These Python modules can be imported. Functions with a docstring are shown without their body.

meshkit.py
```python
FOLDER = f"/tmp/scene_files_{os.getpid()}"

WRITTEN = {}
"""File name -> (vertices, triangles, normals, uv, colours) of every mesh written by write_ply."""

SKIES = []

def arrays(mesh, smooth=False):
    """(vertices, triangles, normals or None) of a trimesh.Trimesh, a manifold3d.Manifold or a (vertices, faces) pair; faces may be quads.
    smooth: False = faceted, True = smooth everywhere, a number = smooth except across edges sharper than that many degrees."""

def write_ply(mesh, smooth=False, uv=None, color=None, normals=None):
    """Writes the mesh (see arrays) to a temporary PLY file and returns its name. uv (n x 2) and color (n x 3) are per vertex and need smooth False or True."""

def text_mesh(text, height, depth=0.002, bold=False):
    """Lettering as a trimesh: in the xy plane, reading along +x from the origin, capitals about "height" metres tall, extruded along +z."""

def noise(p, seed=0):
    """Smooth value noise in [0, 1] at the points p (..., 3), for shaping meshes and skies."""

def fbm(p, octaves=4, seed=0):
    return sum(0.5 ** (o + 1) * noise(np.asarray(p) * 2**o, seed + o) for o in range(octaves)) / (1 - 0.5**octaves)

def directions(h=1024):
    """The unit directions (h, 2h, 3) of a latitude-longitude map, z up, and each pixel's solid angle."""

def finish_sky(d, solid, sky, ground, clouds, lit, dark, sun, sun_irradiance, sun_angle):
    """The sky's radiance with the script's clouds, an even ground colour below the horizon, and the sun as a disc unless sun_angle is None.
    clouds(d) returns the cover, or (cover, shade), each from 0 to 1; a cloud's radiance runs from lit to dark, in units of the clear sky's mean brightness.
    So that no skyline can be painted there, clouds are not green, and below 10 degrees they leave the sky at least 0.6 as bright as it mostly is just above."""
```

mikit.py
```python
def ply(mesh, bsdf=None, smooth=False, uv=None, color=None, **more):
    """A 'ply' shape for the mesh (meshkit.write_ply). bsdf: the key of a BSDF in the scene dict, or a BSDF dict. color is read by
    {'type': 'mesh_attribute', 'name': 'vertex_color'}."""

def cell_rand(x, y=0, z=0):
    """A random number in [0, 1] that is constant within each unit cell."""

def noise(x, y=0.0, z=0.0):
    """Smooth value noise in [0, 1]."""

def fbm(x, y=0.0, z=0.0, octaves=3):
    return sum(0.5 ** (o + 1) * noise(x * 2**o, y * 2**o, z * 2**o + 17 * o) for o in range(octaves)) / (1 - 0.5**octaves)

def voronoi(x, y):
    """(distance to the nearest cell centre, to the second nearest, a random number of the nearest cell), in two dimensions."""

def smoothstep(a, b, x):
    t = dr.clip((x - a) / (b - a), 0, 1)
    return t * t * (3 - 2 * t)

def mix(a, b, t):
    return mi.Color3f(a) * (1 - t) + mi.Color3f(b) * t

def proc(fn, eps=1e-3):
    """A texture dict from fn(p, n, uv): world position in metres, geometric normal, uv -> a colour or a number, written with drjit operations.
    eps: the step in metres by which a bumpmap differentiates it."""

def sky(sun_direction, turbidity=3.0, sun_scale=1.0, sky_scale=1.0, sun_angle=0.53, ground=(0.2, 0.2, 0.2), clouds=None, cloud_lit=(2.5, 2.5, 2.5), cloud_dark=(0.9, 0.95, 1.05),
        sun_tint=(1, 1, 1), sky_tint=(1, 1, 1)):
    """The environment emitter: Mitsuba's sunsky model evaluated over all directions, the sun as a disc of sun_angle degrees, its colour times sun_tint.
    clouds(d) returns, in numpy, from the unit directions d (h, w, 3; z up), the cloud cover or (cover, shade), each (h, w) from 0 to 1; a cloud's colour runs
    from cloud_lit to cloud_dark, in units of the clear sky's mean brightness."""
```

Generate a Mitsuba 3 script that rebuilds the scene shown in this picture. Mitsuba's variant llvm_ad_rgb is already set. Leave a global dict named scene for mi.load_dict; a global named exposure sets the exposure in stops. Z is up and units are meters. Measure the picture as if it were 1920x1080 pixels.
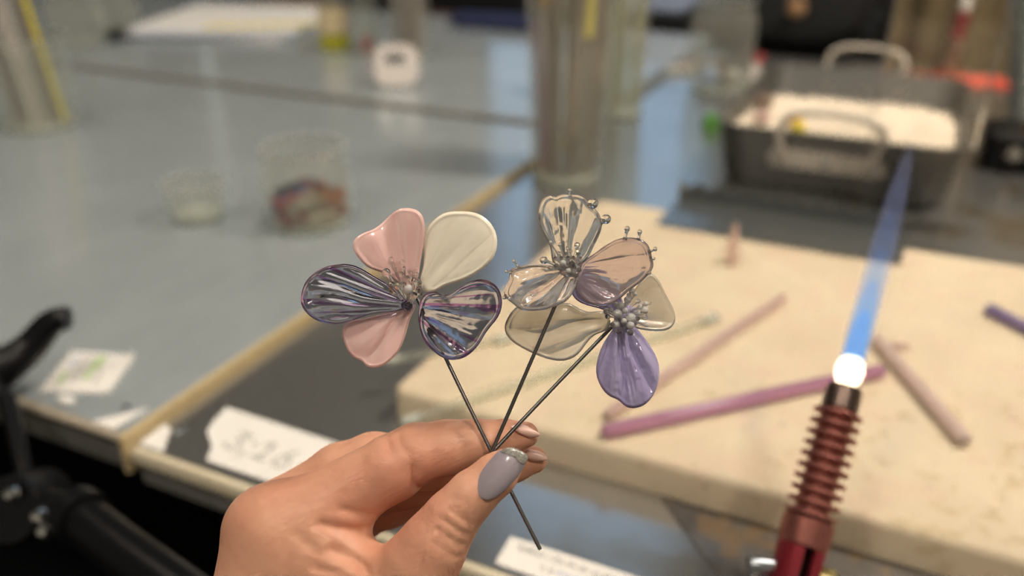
import math, random
import numpy as np, trimesh, mitsuba as mi, drjit as dr
from scipy.interpolate import splprep, splev
from shapely.geometry import Polygon
import mikit, meshkit
from mikit import ply, proc, noise, fbm, voronoi, smoothstep, mix

T = mi.ScalarTransform4f
scene, labels = {}, {}
rng = np.random.default_rng(7)

# ------------------------------------------------------------------ camera, lamps, exposure
TABLE = 0.75                                   # height of the right-hand work table
EYE = np.array([0.0, 0.0, 1.11])               # the phone is held 36 cm above the table
YAW, PITCH = math.radians(25.3), math.radians(26.0)
FW = np.array([-math.sin(YAW) * math.cos(PITCH), math.cos(YAW) * math.cos(PITCH), -math.sin(PITCH)])
RT = np.array([math.cos(YAW), math.sin(YAW), 0.0])
UP = np.cross(RT, FW)
scene['camera'] = dict(type='thinlens', fov=2 * math.degrees(math.atan(960 / 1620)), fov_axis='x', aperture_radius=0.0031,
                       focus_distance=0.2845, near_clip=0.01, far_clip=50.0,
                       to_world=T().look_at(origin=EYE.tolist(), target=(EYE + FW).tolist(), up=[0, 0, 1]))
exposure = -0.82
LAMP_SPOTS = [(0.75, 1.15, 0.15, 290), (0.9, -0.45, 0.15, 135), (-0.55, -0.75, 0.15, 105), (-1.7, 0.5, 0.15, 60), (1.5, 2.5, 0.15, 77)]
LAMP_TINT = (1.0, 0.875, 0.715)
FILL_PANEL_L = (1.0, 0.92, 0.80)                    # large added panel overhead, unseen, for soft fill
WINDOW_L = (.62, .94, 1.30)                  # daylight in the tall window of the back wall
SIDE_WINDOW_L = (2.6, 2.9, 2.6)               # paler daylight in the narrow window at the left
CEIL = 4.0
HANG = 2.75                                    # height of the hanging lamps


# ------------------------------------------------------------------ helpers
def rgb(*c):
    return {'type': 'rgb', 'value': list(map(float, c if len(c) == 3 else c * 3))}


def mat(name, **k):
    two = k.pop('two', False)
    k = {a: (rgb(*v) if isinstance(v, tuple) else v) for a, v in k.items()}
    k.setdefault('type', 'principled')
    scene['mat_' + name] = {'type': 'twosided', 'b': k} if two else k


taken = {}


def numbered(key):
    n = taken.get(key, 0)
    taken[key] = n + 1
    return key if n == 0 else f'{key}_{n:03d}'


def obj(name, mesh, m, parent=None, smooth=40, **more):
    key = numbered(f'{parent}__{name}' if parent else name)
    scene[key] = ply(mesh, 'mat_' + m, smooth=smooth, **more)
    return key


def thing(name, label, cat, group=None):
    key = numbered(name)
    labels[key] = {'label': label, 'category': cat}
    if group:
        labels[key]['group'] = group
    return key


def tag(key, label, cat=None, group=None, kind=None):
    d = {'label': label}
    for k, v in (('category', cat), ('group', group), ('kind', kind)):
        if v:
            d[k] = v
    labels[key] = d
    return key


def struct(name, mesh, m, label=None, **more):
    key = obj(name, mesh, m, **more)
    labels[key] = {'kind': 'structure'}
    if label:
        labels[key]['label'] = label
    return key


def rot_to(d):
    """Rotation that takes +z to d."""
    return trimesh.geometry.align_vectors([0, 0, 1], np.asarray(d, float) / np.linalg.norm(d))


def box(x0, x1, y0, y1, z0, z1):
    return trimesh.creation.box(bounds=[[x0, y0, z0], [x1, y1, z1]])


def prism(poly, z0, z1, bevel=0.0):
    """Polygon extruded from z0 to z1 with a chamfered top and bottom edge."""
    p = poly if isinstance(poly, Polygon) else Polygon(poly)
    if bevel <= 0:
        m = trimesh.creation.extrude_polygon(p, z1 - z0, engine='earcut')
        m.apply_translation([0, 0, z0])
        return m
    ring = lambda q: np.array(q.exterior.coords)[:-1]
    outer = np.array(p.exterior.coords)[:-1]
    if Polygon(outer).exterior.is_ccw is False:
        outer = outer[::-1]
    n = len(outer)
    e = np.roll(outer, -1, 0) - outer
    nr = np.stack([e[:, 1], -e[:, 0]], 1)
    nr /= np.linalg.norm(nr, axis=1, keepdims=True) + 1e-12
    m_ = nr + np.roll(nr, 1, 0)
    m_ /= np.maximum((m_ * nr).sum(1, keepdims=True), 0.3)
    inner = outer - m_ * bevel
    rings = [(inner, z0), (outer, z0 + bevel), (outer, z1 - bevel), (inner, z1)]
    V = np.vstack([np.column_stack([r, np.full(n, z)]) for r, z in rings])
    F = []
    for k in range(3):
        for i in range(n):
            j = (i + 1) % n
            a, b, c, d = k * n + i, k * n + j, (k + 1) * n + j, (k + 1) * n + i
            F += [[a, b, c], [a, c, d]]
    tv, tf = trimesh.creation.triangulate_polygon(Polygon(inner), engine='earcut')
    base = len(V)
    V = np.vstack([V, np.column_stack([tv, np.full(len(tv), z1)]), np.column_stack([tv, np.full(len(tv), z0)])])
    tri = np.array(tf)
    a, b, c = tv[tri[:, 0]], tv[tri[:, 1]], tv[tri[:, 2]]
    flip = ((b - a)[:, 0] * (c - a)[:, 1] - (b - a)[:, 1] * (c - a)[:, 0]) < 0
    tri[flip] = tri[flip][:, ::-1]
    F = np.vstack([F, tri + base, tri[:, ::-1] + base + len(tv)])
    m = trimesh.Trimesh(V, F, process=False)
    m.merge_vertices()
    return m


def rounded_rect(x0, x1, y0, y1, r, n=6):
    return Polygon([(x0 + r, y0 + r), (x1 - r, y0 + r), (x1 - r, y1 - r), (x0 + r, y1 - r)]).buffer(r, quad_segs=n)


def lathe(profile, n=48):
    """profile: (radius, z) from the axis round the outside; z up."""
    return trimesh.creation.revolve(np.array(profile, float), sections=n)


def lathe_at(profile, p, d=(0, 0, 1), n=48):
    m = lathe(profile, n)
    m.apply_transform(rot_to(d))
    m.apply_translation(p)
    return m


def tube(points, radii, sides=14, caps=True):
    p = np.asarray(points, float)
    r = np.broadcast_to(radii, (len(p),)).astype(float)
    t = np.gradient(p, axis=0)
    t /= np.linalg.norm(t, axis=1, keepdims=True) + 1e-12
    a = np.cross(t[0], [0, 0, 1] if abs(t[0][2]) < 0.9 else [1, 0, 0])
    fr = []
    for k in range(len(p)):
        a = a - t[k] * (a @ t[k])
        a /= np.linalg.norm(a)
        fr.append((a.copy(), np.cross(t[k], a)))
    ang = np.arange(sides) * 2 * np.pi / sides
    V = np.vstack([p[k] + r[k] * (np.cos(ang)[:, None] * fr[k][0] + np.sin(ang)[:, None] * fr[k][1]) for k in range(len(p))])
    F = []
    for k in range(len(p) - 1):
        for i in range(sides):
            j = (i + 1) % sides
            A, B, C_, D = k * sides + i, k * sides + j, (k + 1) * sides + j, (k + 1) * sides + i
            F += [[A, B, C_], [A, C_, D]]
    if caps:
        V = np.vstack([V, p[0], p[-1]])
        c0, c1 = len(V) - 2, len(V) - 1
        b = (len(p) - 1) * sides
        for i in range(sides):
            j = (i + 1) % sides
            F += [[c0, j, i], [c1, b + i, b + j]]
    return trimesh.Trimesh(V, np.array(F), process=False)


def spline(points, n, closed=False):
    p = np.asarray(points, float)
    if closed:
        p = np.vstack([p, p[:1]])
    tck, _ = splprep(p.T, s=0, per=closed, k=min(3, len(p) - 1))
    return np.array(splev(np.linspace(0, 1, n, endpoint=not closed), tck)).T


def rod(name, a, b, r, m, label, cat='glass rod', group=None, sides=16, sag=0.0, bulge=None):
    """A straight glass rod from a to b with slightly melted, rounded ends."""
    a, b = np.array(a, float), np.array(b, float)
    s = np.array([0, 0.004, 0.012, 0.03, 0.2, 0.4, 0.6, 0.8, 0.97, 0.988, 0.996, 1])
    rr = np.array([.45, .8, .97, 1, 1.02, .98, 1.01, 1, 1, .97, .8, .45]) * r
    if bulge:
        rr[-3:] *= bulge
    k = obj(name, tube(a + (b - a) * s[:, None], rr, sides), m, smooth=60)
    if m == 'glass_rod_thin':                  # rounded ends, whitened to stand in for their highlights
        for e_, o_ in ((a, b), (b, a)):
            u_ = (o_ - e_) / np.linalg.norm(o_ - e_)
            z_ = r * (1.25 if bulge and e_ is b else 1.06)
            obj('highlight_end', tube([e_ - u_ * .0006, e_ + u_ * .001, e_ + u_ * .004, e_ + u_ * .010, e_ + u_ * .014], [z_ * .5, z_ * .9, z_, z_ * .97, z_ * .8], sides), 'glass_bottom', k, smooth=60)
    return tag(k, label, cat, group)


def joined(ms):
    return trimesh.util.concatenate(ms)


# ------------------------------------------------------------------ materials
def steel_pale(p, n, uv):
    f = fbm(p.x * 9, p.y * 9, 3.0)
    g = noise(p.x * 60, p.y * 22)
    return mix((.315, .358, .388), (.395, .438, .465), f * .7 + g * .3)


def steel_blue(p, n, uv):
    f = fbm(p.x * 7, p.y * 7, 1.0)
    burn = smoothstep(.5, .72, fbm(p.x * 24 + 9, p.y * 24, 5.0)) * smoothstep(-.30, .02, p.x)
    c = mix((.46, .46, .46), (.56, .56, .55), f)
    return mix(c, (.36, .29, .19), burn * .7)


def steel_rough(p, n, uv):
    return .15 + .09 * fbm(p.x * 14, p.y * 14, 2.0)


def dark_steel(p, n, uv):
    f = fbm(p.x * 45, p.y * 45, 1.0, 4)
    rust = smoothstep(.60, .72, fbm(p.x * 60 + 3, p.y * 60, 4.0))
    return mix(mix((.09, .085, .08), (.26, .24, .22), f), (.34, .22, .11), rust * .6)


def board_col(p, n, uv):
    b = mix((.61, .505, .37), (.75, .645, .475), fbm(p.x * 22, p.y * 22, p.z * 22))
    b = mix(b, (.70, .53, .41), smoothstep(.52, .75, fbm(p.x * 40 + 5, p.y * 40, p.z * 40)) * .5)
    corner = smoothstep(.30, .02, dr.hypot(p.x - .11, p.y - .47)) * .15
    st = smoothstep(.68 - corner, .80 - corner, fbm(p.x * 95, p.y * 95, p.z * 95 + 4))
    b = mix(b, (.50, .40, .24), st * .55)
    soot = smoothstep(.74, .82, fbm(p.x * 120 + 40, p.y * 120, p.z * 60))
    return mix(b, (.30, .26, .20), soot * .5)


def wood_edge(p, n, uv):
    g = noise(p.x * 14, p.y * 14, p.z * 420)
    return mix((.52, .40, .22), (.64, .52, .31), g)


def cream_edge(p, n, uv):
    g = fbm(p.x * 30, p.y * 30, p.z * 160)
    return mix((.60, .52, .37), (.74, .67, .52), g)


def skin_col(p, n, uv):
    a = fbm(p.x * 55, p.y * 55, p.z * 55)
    b = fbm(p.x * 330, p.y * 330, p.z * 330)
    r_ = smoothstep(.45, .70, fbm(p.x * 32 + 3, p.y * 32, p.z * 32))
    c = mix((.60, .29, .185), (.68, .365, .25), a)
    c = mix(c, (.60, .24, .165), r_ * .45)
    return mix(c, (.50, .19, .12), smoothstep(.45, .8, b) * .22)


def skin_bump(p, n, uv):
    # fine skin lines run across the fingers
    q = p * 1000.0
    s = q.x * .45 + q.y * .35 - q.z * .6
    w = noise(q.x * .35, q.y * .35, q.z * .35) * 4
    return (noise(s * 2.2 + w, q.y * .5, q.z * .5) + .6 * noise(q.x * 2.6, q.y * 2.6, q.z * 2.6)) * .00011


def glass_lilac(p, n, uv):
    # lilac dye drawn out in streaks along the petal and gathered in its rolled rim
    st = noise(uv.y * 46, uv.x * 1.5)
    rim = smoothstep(.88, .97, uv.x) * (.45 + .55 * smoothstep(.3, .6, noise(uv.y * 9, 3.0)))
    m_ = dr.maximum(rim, smoothstep(.62, .78, st) * .85)
    return mix((.62, .64, .77), (.37, .15, .48), m_)


def pink_milky(p, n, uv):
    f = noise(uv.y * 26, uv.x * 2)
    return mix((.82, .50, .48), (.86, .60, .57), f)


def violet_milky(p, n, uv):
    f = noise(uv.y * 34, uv.x * 1.2)
    return mix((.29, .25, .46), (.38, .34, .54), f)


def ivory_milky(p, n, uv):
    f = noise(uv.y * 20, uv.x * 2)
    return mix((.85, .785, .655), (.88, .82, .70), f)


def nail_glitter(p, n, uv):
    c = mikit.cell_rand(p.x * 2600, p.y * 2600, p.z * 2600)
    return mix((.35, .34, .30), (.92, .90, .84), c)


def coil_col(p, n, uv):
    return mix((.20, .22, .21), (.30, .32, .31), noise(p.x * 90, p.y * 90, p.z * 90))


mat('steel_pale', base_color=proc(steel_pale), metallic=.15, roughness=.14, specular=.55, two=True)
mat('steel_blue', base_color=proc(steel_blue), metallic=.85, roughness=proc(steel_rough), two=True)
mat('dark_steel', base_color=proc(dark_steel), metallic=.6, roughness=.38, two=True)
mat('kiln_ceramic', base_color=proc(board_col), roughness=.85, specular=.2, two=True)
mat('wood_edge', base_color=proc(wood_edge), roughness=.5, two=True)
mat('cream_edge', base_color=proc(cream_edge), roughness=.55, two=True)
mat('tan_edge', base_color=(.40, .35, .28), roughness=.5, two=True)
mat('lip_grey', base_color=(.30, .285, .26), roughness=.5, two=True)
mat('grey_paint', base_color=(.16, .16, .15), roughness=.5, two=True)
mat('table_leg', base_color=(.02, .02, .022), roughness=.5, two=True)
mat('black_plastic', base_color=(.005, .005, .006), roughness=.30, specular=.25, two=True)
mat('rest_steel', base_color=(.20, .215, .22), metallic=.7, roughness=.20, two=True)
mat('black_matte', base_color=(.010, .011, .012), roughness=.8, two=True)
mat('black_floor', base_color=(.008, .009, .011), roughness=.9, specular=.1, two=True)
mat('chrome', base_color=(.75, .74, .72), metallic=1.0, roughness=.13, two=True)
mat('zinc', base_color=(.62, .66, .72), metallic=1.0, roughness=.22, two=True)
mat('brass', base_color=(.86, .68, .30), metallic=1.0, roughness=.16, two=True)
mat('pin_steel', base_color=(.20, .19, .185), metallic=1.0, roughness=.30, two=True)
mat('anodised_red', base_color=(.35, .13, .108), metallic=.8, roughness=.36, two=True)
mat('deep_red', base_color=(.27, .022, .035), metallic=.45, roughness=.36, two=True)
mat('nozzle_steel', base_color=(.15, .11, .095), metallic=1.0, roughness=.33, two=True)
mat('copper', base_color=(.70, .42, .30), metallic=1.0, roughness=.28, two=True)
mat('red_cloth', base_color=(.62, .09, .055), roughness=.9, two=True)
mat('pan_anodised', base_color=(.10, .10, .094), metallic=.35, roughness=.42, two=True)
mat('handle_steel', base_color=(.80, .73, .64), metallic=.35, roughness=.35, two=True)
mat('granules', base_color={'type': 'mesh_attribute', 'name': 'vertex_color'}, roughness=.95, specular=.1, two=True)
mat('skin', type='bumpmap', arbitrary=proc(skin_bump, 2e-4), scale=1.0,
    bsdf=dict(type='principled', base_color=proc(skin_col), roughness=.42, specular=.42))
mat('nail_lilac', base_color=(.345, .30, .345), roughness=.16, specular=.6, clearcoat=.6, two=True)
mat('nail_natural', base_color=(.82, .55, .47), roughness=.22, specular=.6, two=True)
mat('nail_glitter', base_color=proc(nail_glitter), metallic=.7, roughness=.25, two=True)
mat('glass_clear', base_color=(.97, .95, .93), spec_trans=.91, roughness=.085, eta=1.5)
mat('glass_stamen', base_color=(.985, .985, .97), spec_trans=1.0, roughness=.07, eta=1.52)
mat('glass_vessel', base_color=(.90, .92, .86), spec_trans=.65, roughness=.16, eta=1.5)
for nm_, wt_ in (('glass_rod_thin', .12), ('glass_thin', .13), ('glass_pale_mix', .15)):
    scene['mat_' + nm_] = {'type': 'blendbsdf', 'weight': wt_, 'a': {'type': 'thindielectric', 'int_ior': 1.5, 'specular_transmittance': rgb(.95, .97, .93)},
                           'b': {'type': 'twosided', 'b': {'type': 'diffuse', 'reflectance': rgb(.72, .72, .66)}}}  # clear thin glass with pale diffuse mixed in for a paler tone
mat('glass_bottom', base_color=(.88, .92, .84), spec_trans=.5, roughness=.08, eta=1.5)  # half milky: stands in for bright highlights on vessel bottoms and rod ends
mat('glass_lilac', base_color=proc(glass_lilac), spec_trans=1.0, roughness=.085, eta=1.52)
mat('glass_blush', base_color=(.95, .87, .85), spec_trans=.88, roughness=.085, eta=1.52)
mat('glass_blush_milky', base_color=(.88, .73, .72), spec_trans=.84, roughness=.09, eta=1.52)
mat('milk_pink', base_color=proc(pink_milky), roughness=.09, specular=.6, clearcoat=.5)
mat('milk_violet', base_color=proc(violet_milky), roughness=.08, specular=.7, clearcoat=.5)
mat('milk_ivory', base_color=proc(ivory_milky), roughness=.14, specular=.6, clearcoat=.5)
mat('opal_ivory', base_color=(.86, .80, .69), spec_trans=.62, roughness=.20, eta=1.5)
mat('stamen_milky', base_color=(.93, .92, .90), spec_trans=.55, roughness=.12, eta=1.5)
mat('rod_pink', base_color=(.98, .72, .67), spec_trans=.55, roughness=.12, eta=1.5)
mat('rod_mauve', base_color=(.70, .36, .58), spec_trans=.6, roughness=.06, eta=1.5)
mat('rod_rose', base_color=(.92, .74, .70), spec_trans=.5, roughness=.12, eta=1.5)
mat('rod_violet', base_color=(.30, .24, .50), spec_trans=.5, roughness=.06, eta=1.5)
mat('rod_yellow', base_color=(.85, .72, .05), roughness=.2, two=True)
mat('rod_orange', base_color=(.82, .48, .12), roughness=.2, two=True)
mat('rod_brown', base_color=(.22, .15, .115), roughness=.25, two=True)
mat('rod_grey', base_color=(.34, .31, .28), roughness=.25, two=True)
mat('rod_olive', base_color=(.50, .50, .32), roughness=.25, two=True)
mat('rod_white', base_color=(.70, .70, .66), roughness=.25, two=True)
mat('paper', base_color=(.86, .84, .81), roughness=.85, two=True)
mat('paper_cool', base_color=(.82, .86, .95), roughness=.85, two=True)
mat('paper_yellow', base_color=(.86, .74, .20), roughness=.85, two=True)
mat('ink_grey', base_color=(.30, .31, .30), roughness=.9, two=True)
mat('ink_pale', base_color=(.44, .44, .41), roughness=.9, two=True)
mat('ink_green', base_color=(.42, .60, .26), roughness=.9, two=True)
mat('ink_blue', base_color=(.50, .56, .72), roughness=.9, two=True)
mat('white_plastic', base_color=(.86, .80, .76), roughness=.35, two=True)
mat('lcd', base_color=(.11, .12, .115), roughness=.3, two=True)
mat('label_cream', base_color=(.80, .66, .42), roughness=.8, two=True)
mat('label_lime', base_color=(.52, .50, .03), roughness=.6, two=True)
mat('green_glass', base_color=(.12, .33, .06), roughness=.2, two=True)
mat('red_cap', base_color=(.50, .08, .09), roughness=.35, two=True)
mat('brown_cloth', base_color=(.20, .155, .085), roughness=.95, sheen=.4, two=True)
mat('brown_wood', base_color=(.10, .045, .025), roughness=.5, two=True)
mat('tan_wood', base_color=(.35, .20, .10), roughness=.5, two=True)
mat('navy_cloth', base_color=(.025, .035, .10), roughness=.9, two=True)
mat('sky_card', base_color=(.45, .55, .78), roughness=.6, two=True)
mat('hose', base_color=proc(coil_col), metallic=.5, roughness=.4, two=True)
mat('wall_paint', base_color=(.42, .41, .38), roughness=.9, two=True)
mat('wall_dark', base_color=(.02, .02, .022), roughness=.9, two=True)
mat('ceiling_paint', base_color=(.62, .60, .56), roughness=.9, two=True)
mat('acrylic', type='dielectric', int_ior=1.49)

# ------------------------------------------------------------------ the room
X0, X1, Y0, Y1 = -3.7, 2.3, -1.9, 3.3
struct('floor', box(X0, X1, Y0, Y1, -.05, 0), 'black_floor', smooth=False)
struct('ceiling', box(X0, X1, Y0, Y1, CEIL, CEIL + .05), 'ceiling_paint', smooth=False)
struct('wall_left', box(X0 - .1, X0, Y0, Y1, 0, CEIL), 'wall_paint', smooth=False)
struct('wall_right', box(X1, X1 + .1, Y0, Y1, 0, CEIL), 'wall_paint', smooth=False)
struct('wall_front', box(X0, X1, Y0 - .1, Y0, 0, CEIL), 'wall_paint', smooth=False)
WINDOWS = [(-1.72, -.68, .99, 3.8, WINDOW_L), (-3.31, -3.22, .99, 3.0, SIDE_WINDOW_L)]
edges_x = sorted([X0, X1] + [v for w_ in WINDOWS for v in w_[:2]])
pieces = []
for xa, xb in zip(edges_x[:-1], edges_x[1:]):
    hit = [w_ for w_ in WINDOWS if w_[0] == xa]
    if hit:
        pieces += [box(xa, xb, Y1, Y1 + .12, 0, hit[0][2]), box(xa, xb, Y1, Y1 + .12, hit[0][3], CEIL)]
    else:
        pieces.append(box(xa, xb, Y1, Y1 + .12, 0, CEIL))
struct('wall_back', joined(pieces), 'wall_paint', smooth=False)
for i, (xa, xb, za, zb, L) in enumerate(WINDOWS):
    w = f'window_{i + 1}'
    labels[w] = {'kind': 'structure'}
    fr = .03 if xb - xa > .3 else .012
    obj('frame', joined([box(xa, xb, Y1 + .02, Y1 + .08, za, za + fr), box(xa, xb, Y1 + .02, Y1 + .08, zb - fr, zb),
                         box(xa, xa + fr, Y1 + .02, Y1 + .08, za, zb), box(xb - fr, xb, Y1 + .02, Y1 + .08, za, zb)]), 'grey_paint', w, smooth=False)
    obj('pane', trimesh.Trimesh([[xa, Y1 + .07, za], [xb, Y1 + .07, za], [xb, Y1 + .07, zb], [xa, Y1 + .07, zb]], [[0, 1, 2], [0, 2, 3]], process=False),
        'black_matte', w, smooth=False, emitter={'type': 'area', 'radiance': rgb(*L)})
struct('trim_1', box(X0, X1, Y1 - .03, Y1, 0, .98), 'wall_dark', smooth=False)

for i, (x, y, r, L) in enumerate(LAMP_SPOTS):
    k = thing('ceiling_lamp', 'round warm white ceiling lamp above the workshop tables', 'lamp', 'ceiling lamps above the tables')
    obj('housing', lathe_at([(0, HANG), (r + .015, HANG), (r + .015, HANG - .05), (r + .002, HANG - .05), (r + .002, HANG - .02), (0, HANG - .02)], (x, y, 0), n=32), 'black_matte', k)
    obj('cable', tube([(x, y, HANG), (x, y, CEIL)], .004, 8), 'black_matte', k)
    d = trimesh.creation.cylinder(radius=r, height=.006, sections=32)
    d.apply_translation([x, y, HANG - .035])
    obj('diffuser', d, 'paper', k, emitter={'type': 'area', 'radiance': rgb(*[c * L for c in LAMP_TINT]), 'sampling_weight': 2.0 if L > 200 else 1.0})

k = thing('added_fill_panel', 'long pale unseen fill panel added under the ceiling', 'lamp')  # added out of view to give soft fill from overhead
PZ = HANG + .25
obj('diffuser', box(-1.2, 1.2, -.9, -.3, PZ - .04, PZ - .02), 'paper', k, smooth=False, emitter={'type': 'area', 'radiance': rgb(*[c * 2.4 for c in FILL_PANEL_L])})
obj('frame', joined([box(-1.23, 1.23, -.93, -.9, PZ - .045, PZ), box(-1.23, 1.23, -.3, -.27, PZ - .045, PZ), box(-1.23, -1.2, -.9, -.3, PZ - .045, PZ), box(1.2, 1.23, -.9, -.3, PZ - .045, PZ)]), 'grey_paint', k, smooth=False)
obj('cable', joined([tube([(x, -.6, PZ - .03), (x, -.6, CEIL)], .004, 8) for x in (-1.0, 1.0)]), 'black_matte', k)


# ------------------------------------------------------------------ work tables
def table(label, x0, x1, y0, y1, zt, m, side=False, lip='cream_edge', side_m='wood_edge', lip_h=.0125):
    k = thing('work_table', label, 'table')
    obj('steel_top', prism(rounded_rect(x0, x1, y0, y1, .003), zt - .004, zt, .0006), m, k, smooth=30)
    obj('front_edge', prism(rounded_rect(x0, x1, y0 - .007, y0 + .001, .003), zt - lip_h, zt - .0006, .002), lip, k, smooth=50)
    obj('apron', prism(rounded_rect(x0 + .002, x1 - .002, y0 - .003, y0 + .02, .002), zt - .032, zt - lip_h + .0003, .002), 'grey_paint', k, smooth=50)
    if side:
        obj('side_edge', prism(rounded_rect(x1 - .001, x1 + .004, y0 - .007, y1, .002), zt - .032, zt - .0004, .0015), side_m, k, smooth=50)
    obj('underside', box(x0 + .004, x1 - .004, y0 + .02, y1 - .004, zt - .03, zt - .004), 'black_matte', k, smooth=False)
    for lx in (x0 + .04, x1 - .1):
        for ly in (y0 + .25, y1 - .08):
            obj('leg', box(lx, lx + .05, ly, ly + .05, 0, zt - .03), 'table_leg', k, smooth=False)
    return k


table('grey steel topped work table on the right, under the cream kiln board', -.446, 1.25, .333, 1.92, TABLE, 'steel_blue')
table('pale grey steel work table on the left, with a wooden right edge', -2.7, -.452, .331, 1.160, TABLE + .01, 'steel_pale', True, lip='tan_edge', lip_h=.0065)
table('grey work table at the back left, under the papers and the white timer', -2.7, -.450, 1.178, 2.0, TABLE + .016, 'steel_pale', lip='lip_grey', side_m='steel_pale', side=True)

# plate of darker steel let onto the right table below the torch
k = obj('steel_sheet', prism([(-.1005, .433), (-.050, .379), (-.026, .352), (.02, .341), (.7, .341), (.7, .433)], TABLE, TABLE + .0016, .0004), 'dark_steel', smooth=30)
tag(k, 'dark stained steel sheet with a slanted left edge, lying in front of the kiln board', 'metal sheet')


def screw(x, y, z, label, r=.0042):
    k = thing('screw_head', label, 'screw')
    obj('head', lathe_at([(0, .0022), (r * .5, .0020), (r * .85, .0013), (r, .0004), (r, 0), (0, 0)], (x, y, z), n=24), 'zinc', k)
    obj('slot', box(x - r * .7, x + r * .7, y - .0004, y + .0004, z + .0012, z + .0023), 'black_matte', k, smooth=False)


screw(-.4733, .3522, TABLE + .01, 'small zinc screw head on the left table beside the white tape')
screw(-.4304, .3570, TABLE, 'bright zinc screw head on the right table between two pieces of white tape', .0048)

# ------------------------------------------------------------------ kiln board
BT = TABLE + .025
BX0, BX1, BY0, BY1 = -.302, .42, .4352, .869
nx, ny = 290, 176
poly = rounded_rect(BX0, BX1, BY0, BY1, .010)
out = np.array(poly.exterior.segmentize(.006).coords)[:-1]
if Polygon(out).exterior.is_ccw is False:
    out = out[::-1]
gx, gy = np.meshgrid(np.linspace(-1, 1, nx), np.linspace(-1, 1, ny), indexing='ij')
# map the square grid to the rounded rectangle
hx, hy, cx, cy, rr = (BX1 - BX0) / 2, (BY1 - BY0) / 2, (BX0 + BX1) / 2, (BY0 + BY1) / 2, .012
ax, ay = np.abs(gx) * hx, np.abs(gy) * hy
ox, oy = np.maximum(ax - (hx - rr), 0), np.maximum(ay - (hy - rr), 0)
sq = np.maximum(ox, oy)
ln = np.hypot(ox, oy)
sc = np.where(ln > 1e-9, sq / np.maximum(ln, 1e-9), 1.0)
px = np.sign(gx) * (np.minimum(ax, hx - rr) + ox * sc) + cx
py = np.sign(gy) * (np.minimum(ay, hy - rr) + oy * sc) + cy
pts = np.stack([px, py, np.zeros_like(px)], -1)
dz = (meshkit.fbm(pts * 60, 3, 2) - .5) * .0010
pr = np.random.default_rng(11)
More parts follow.
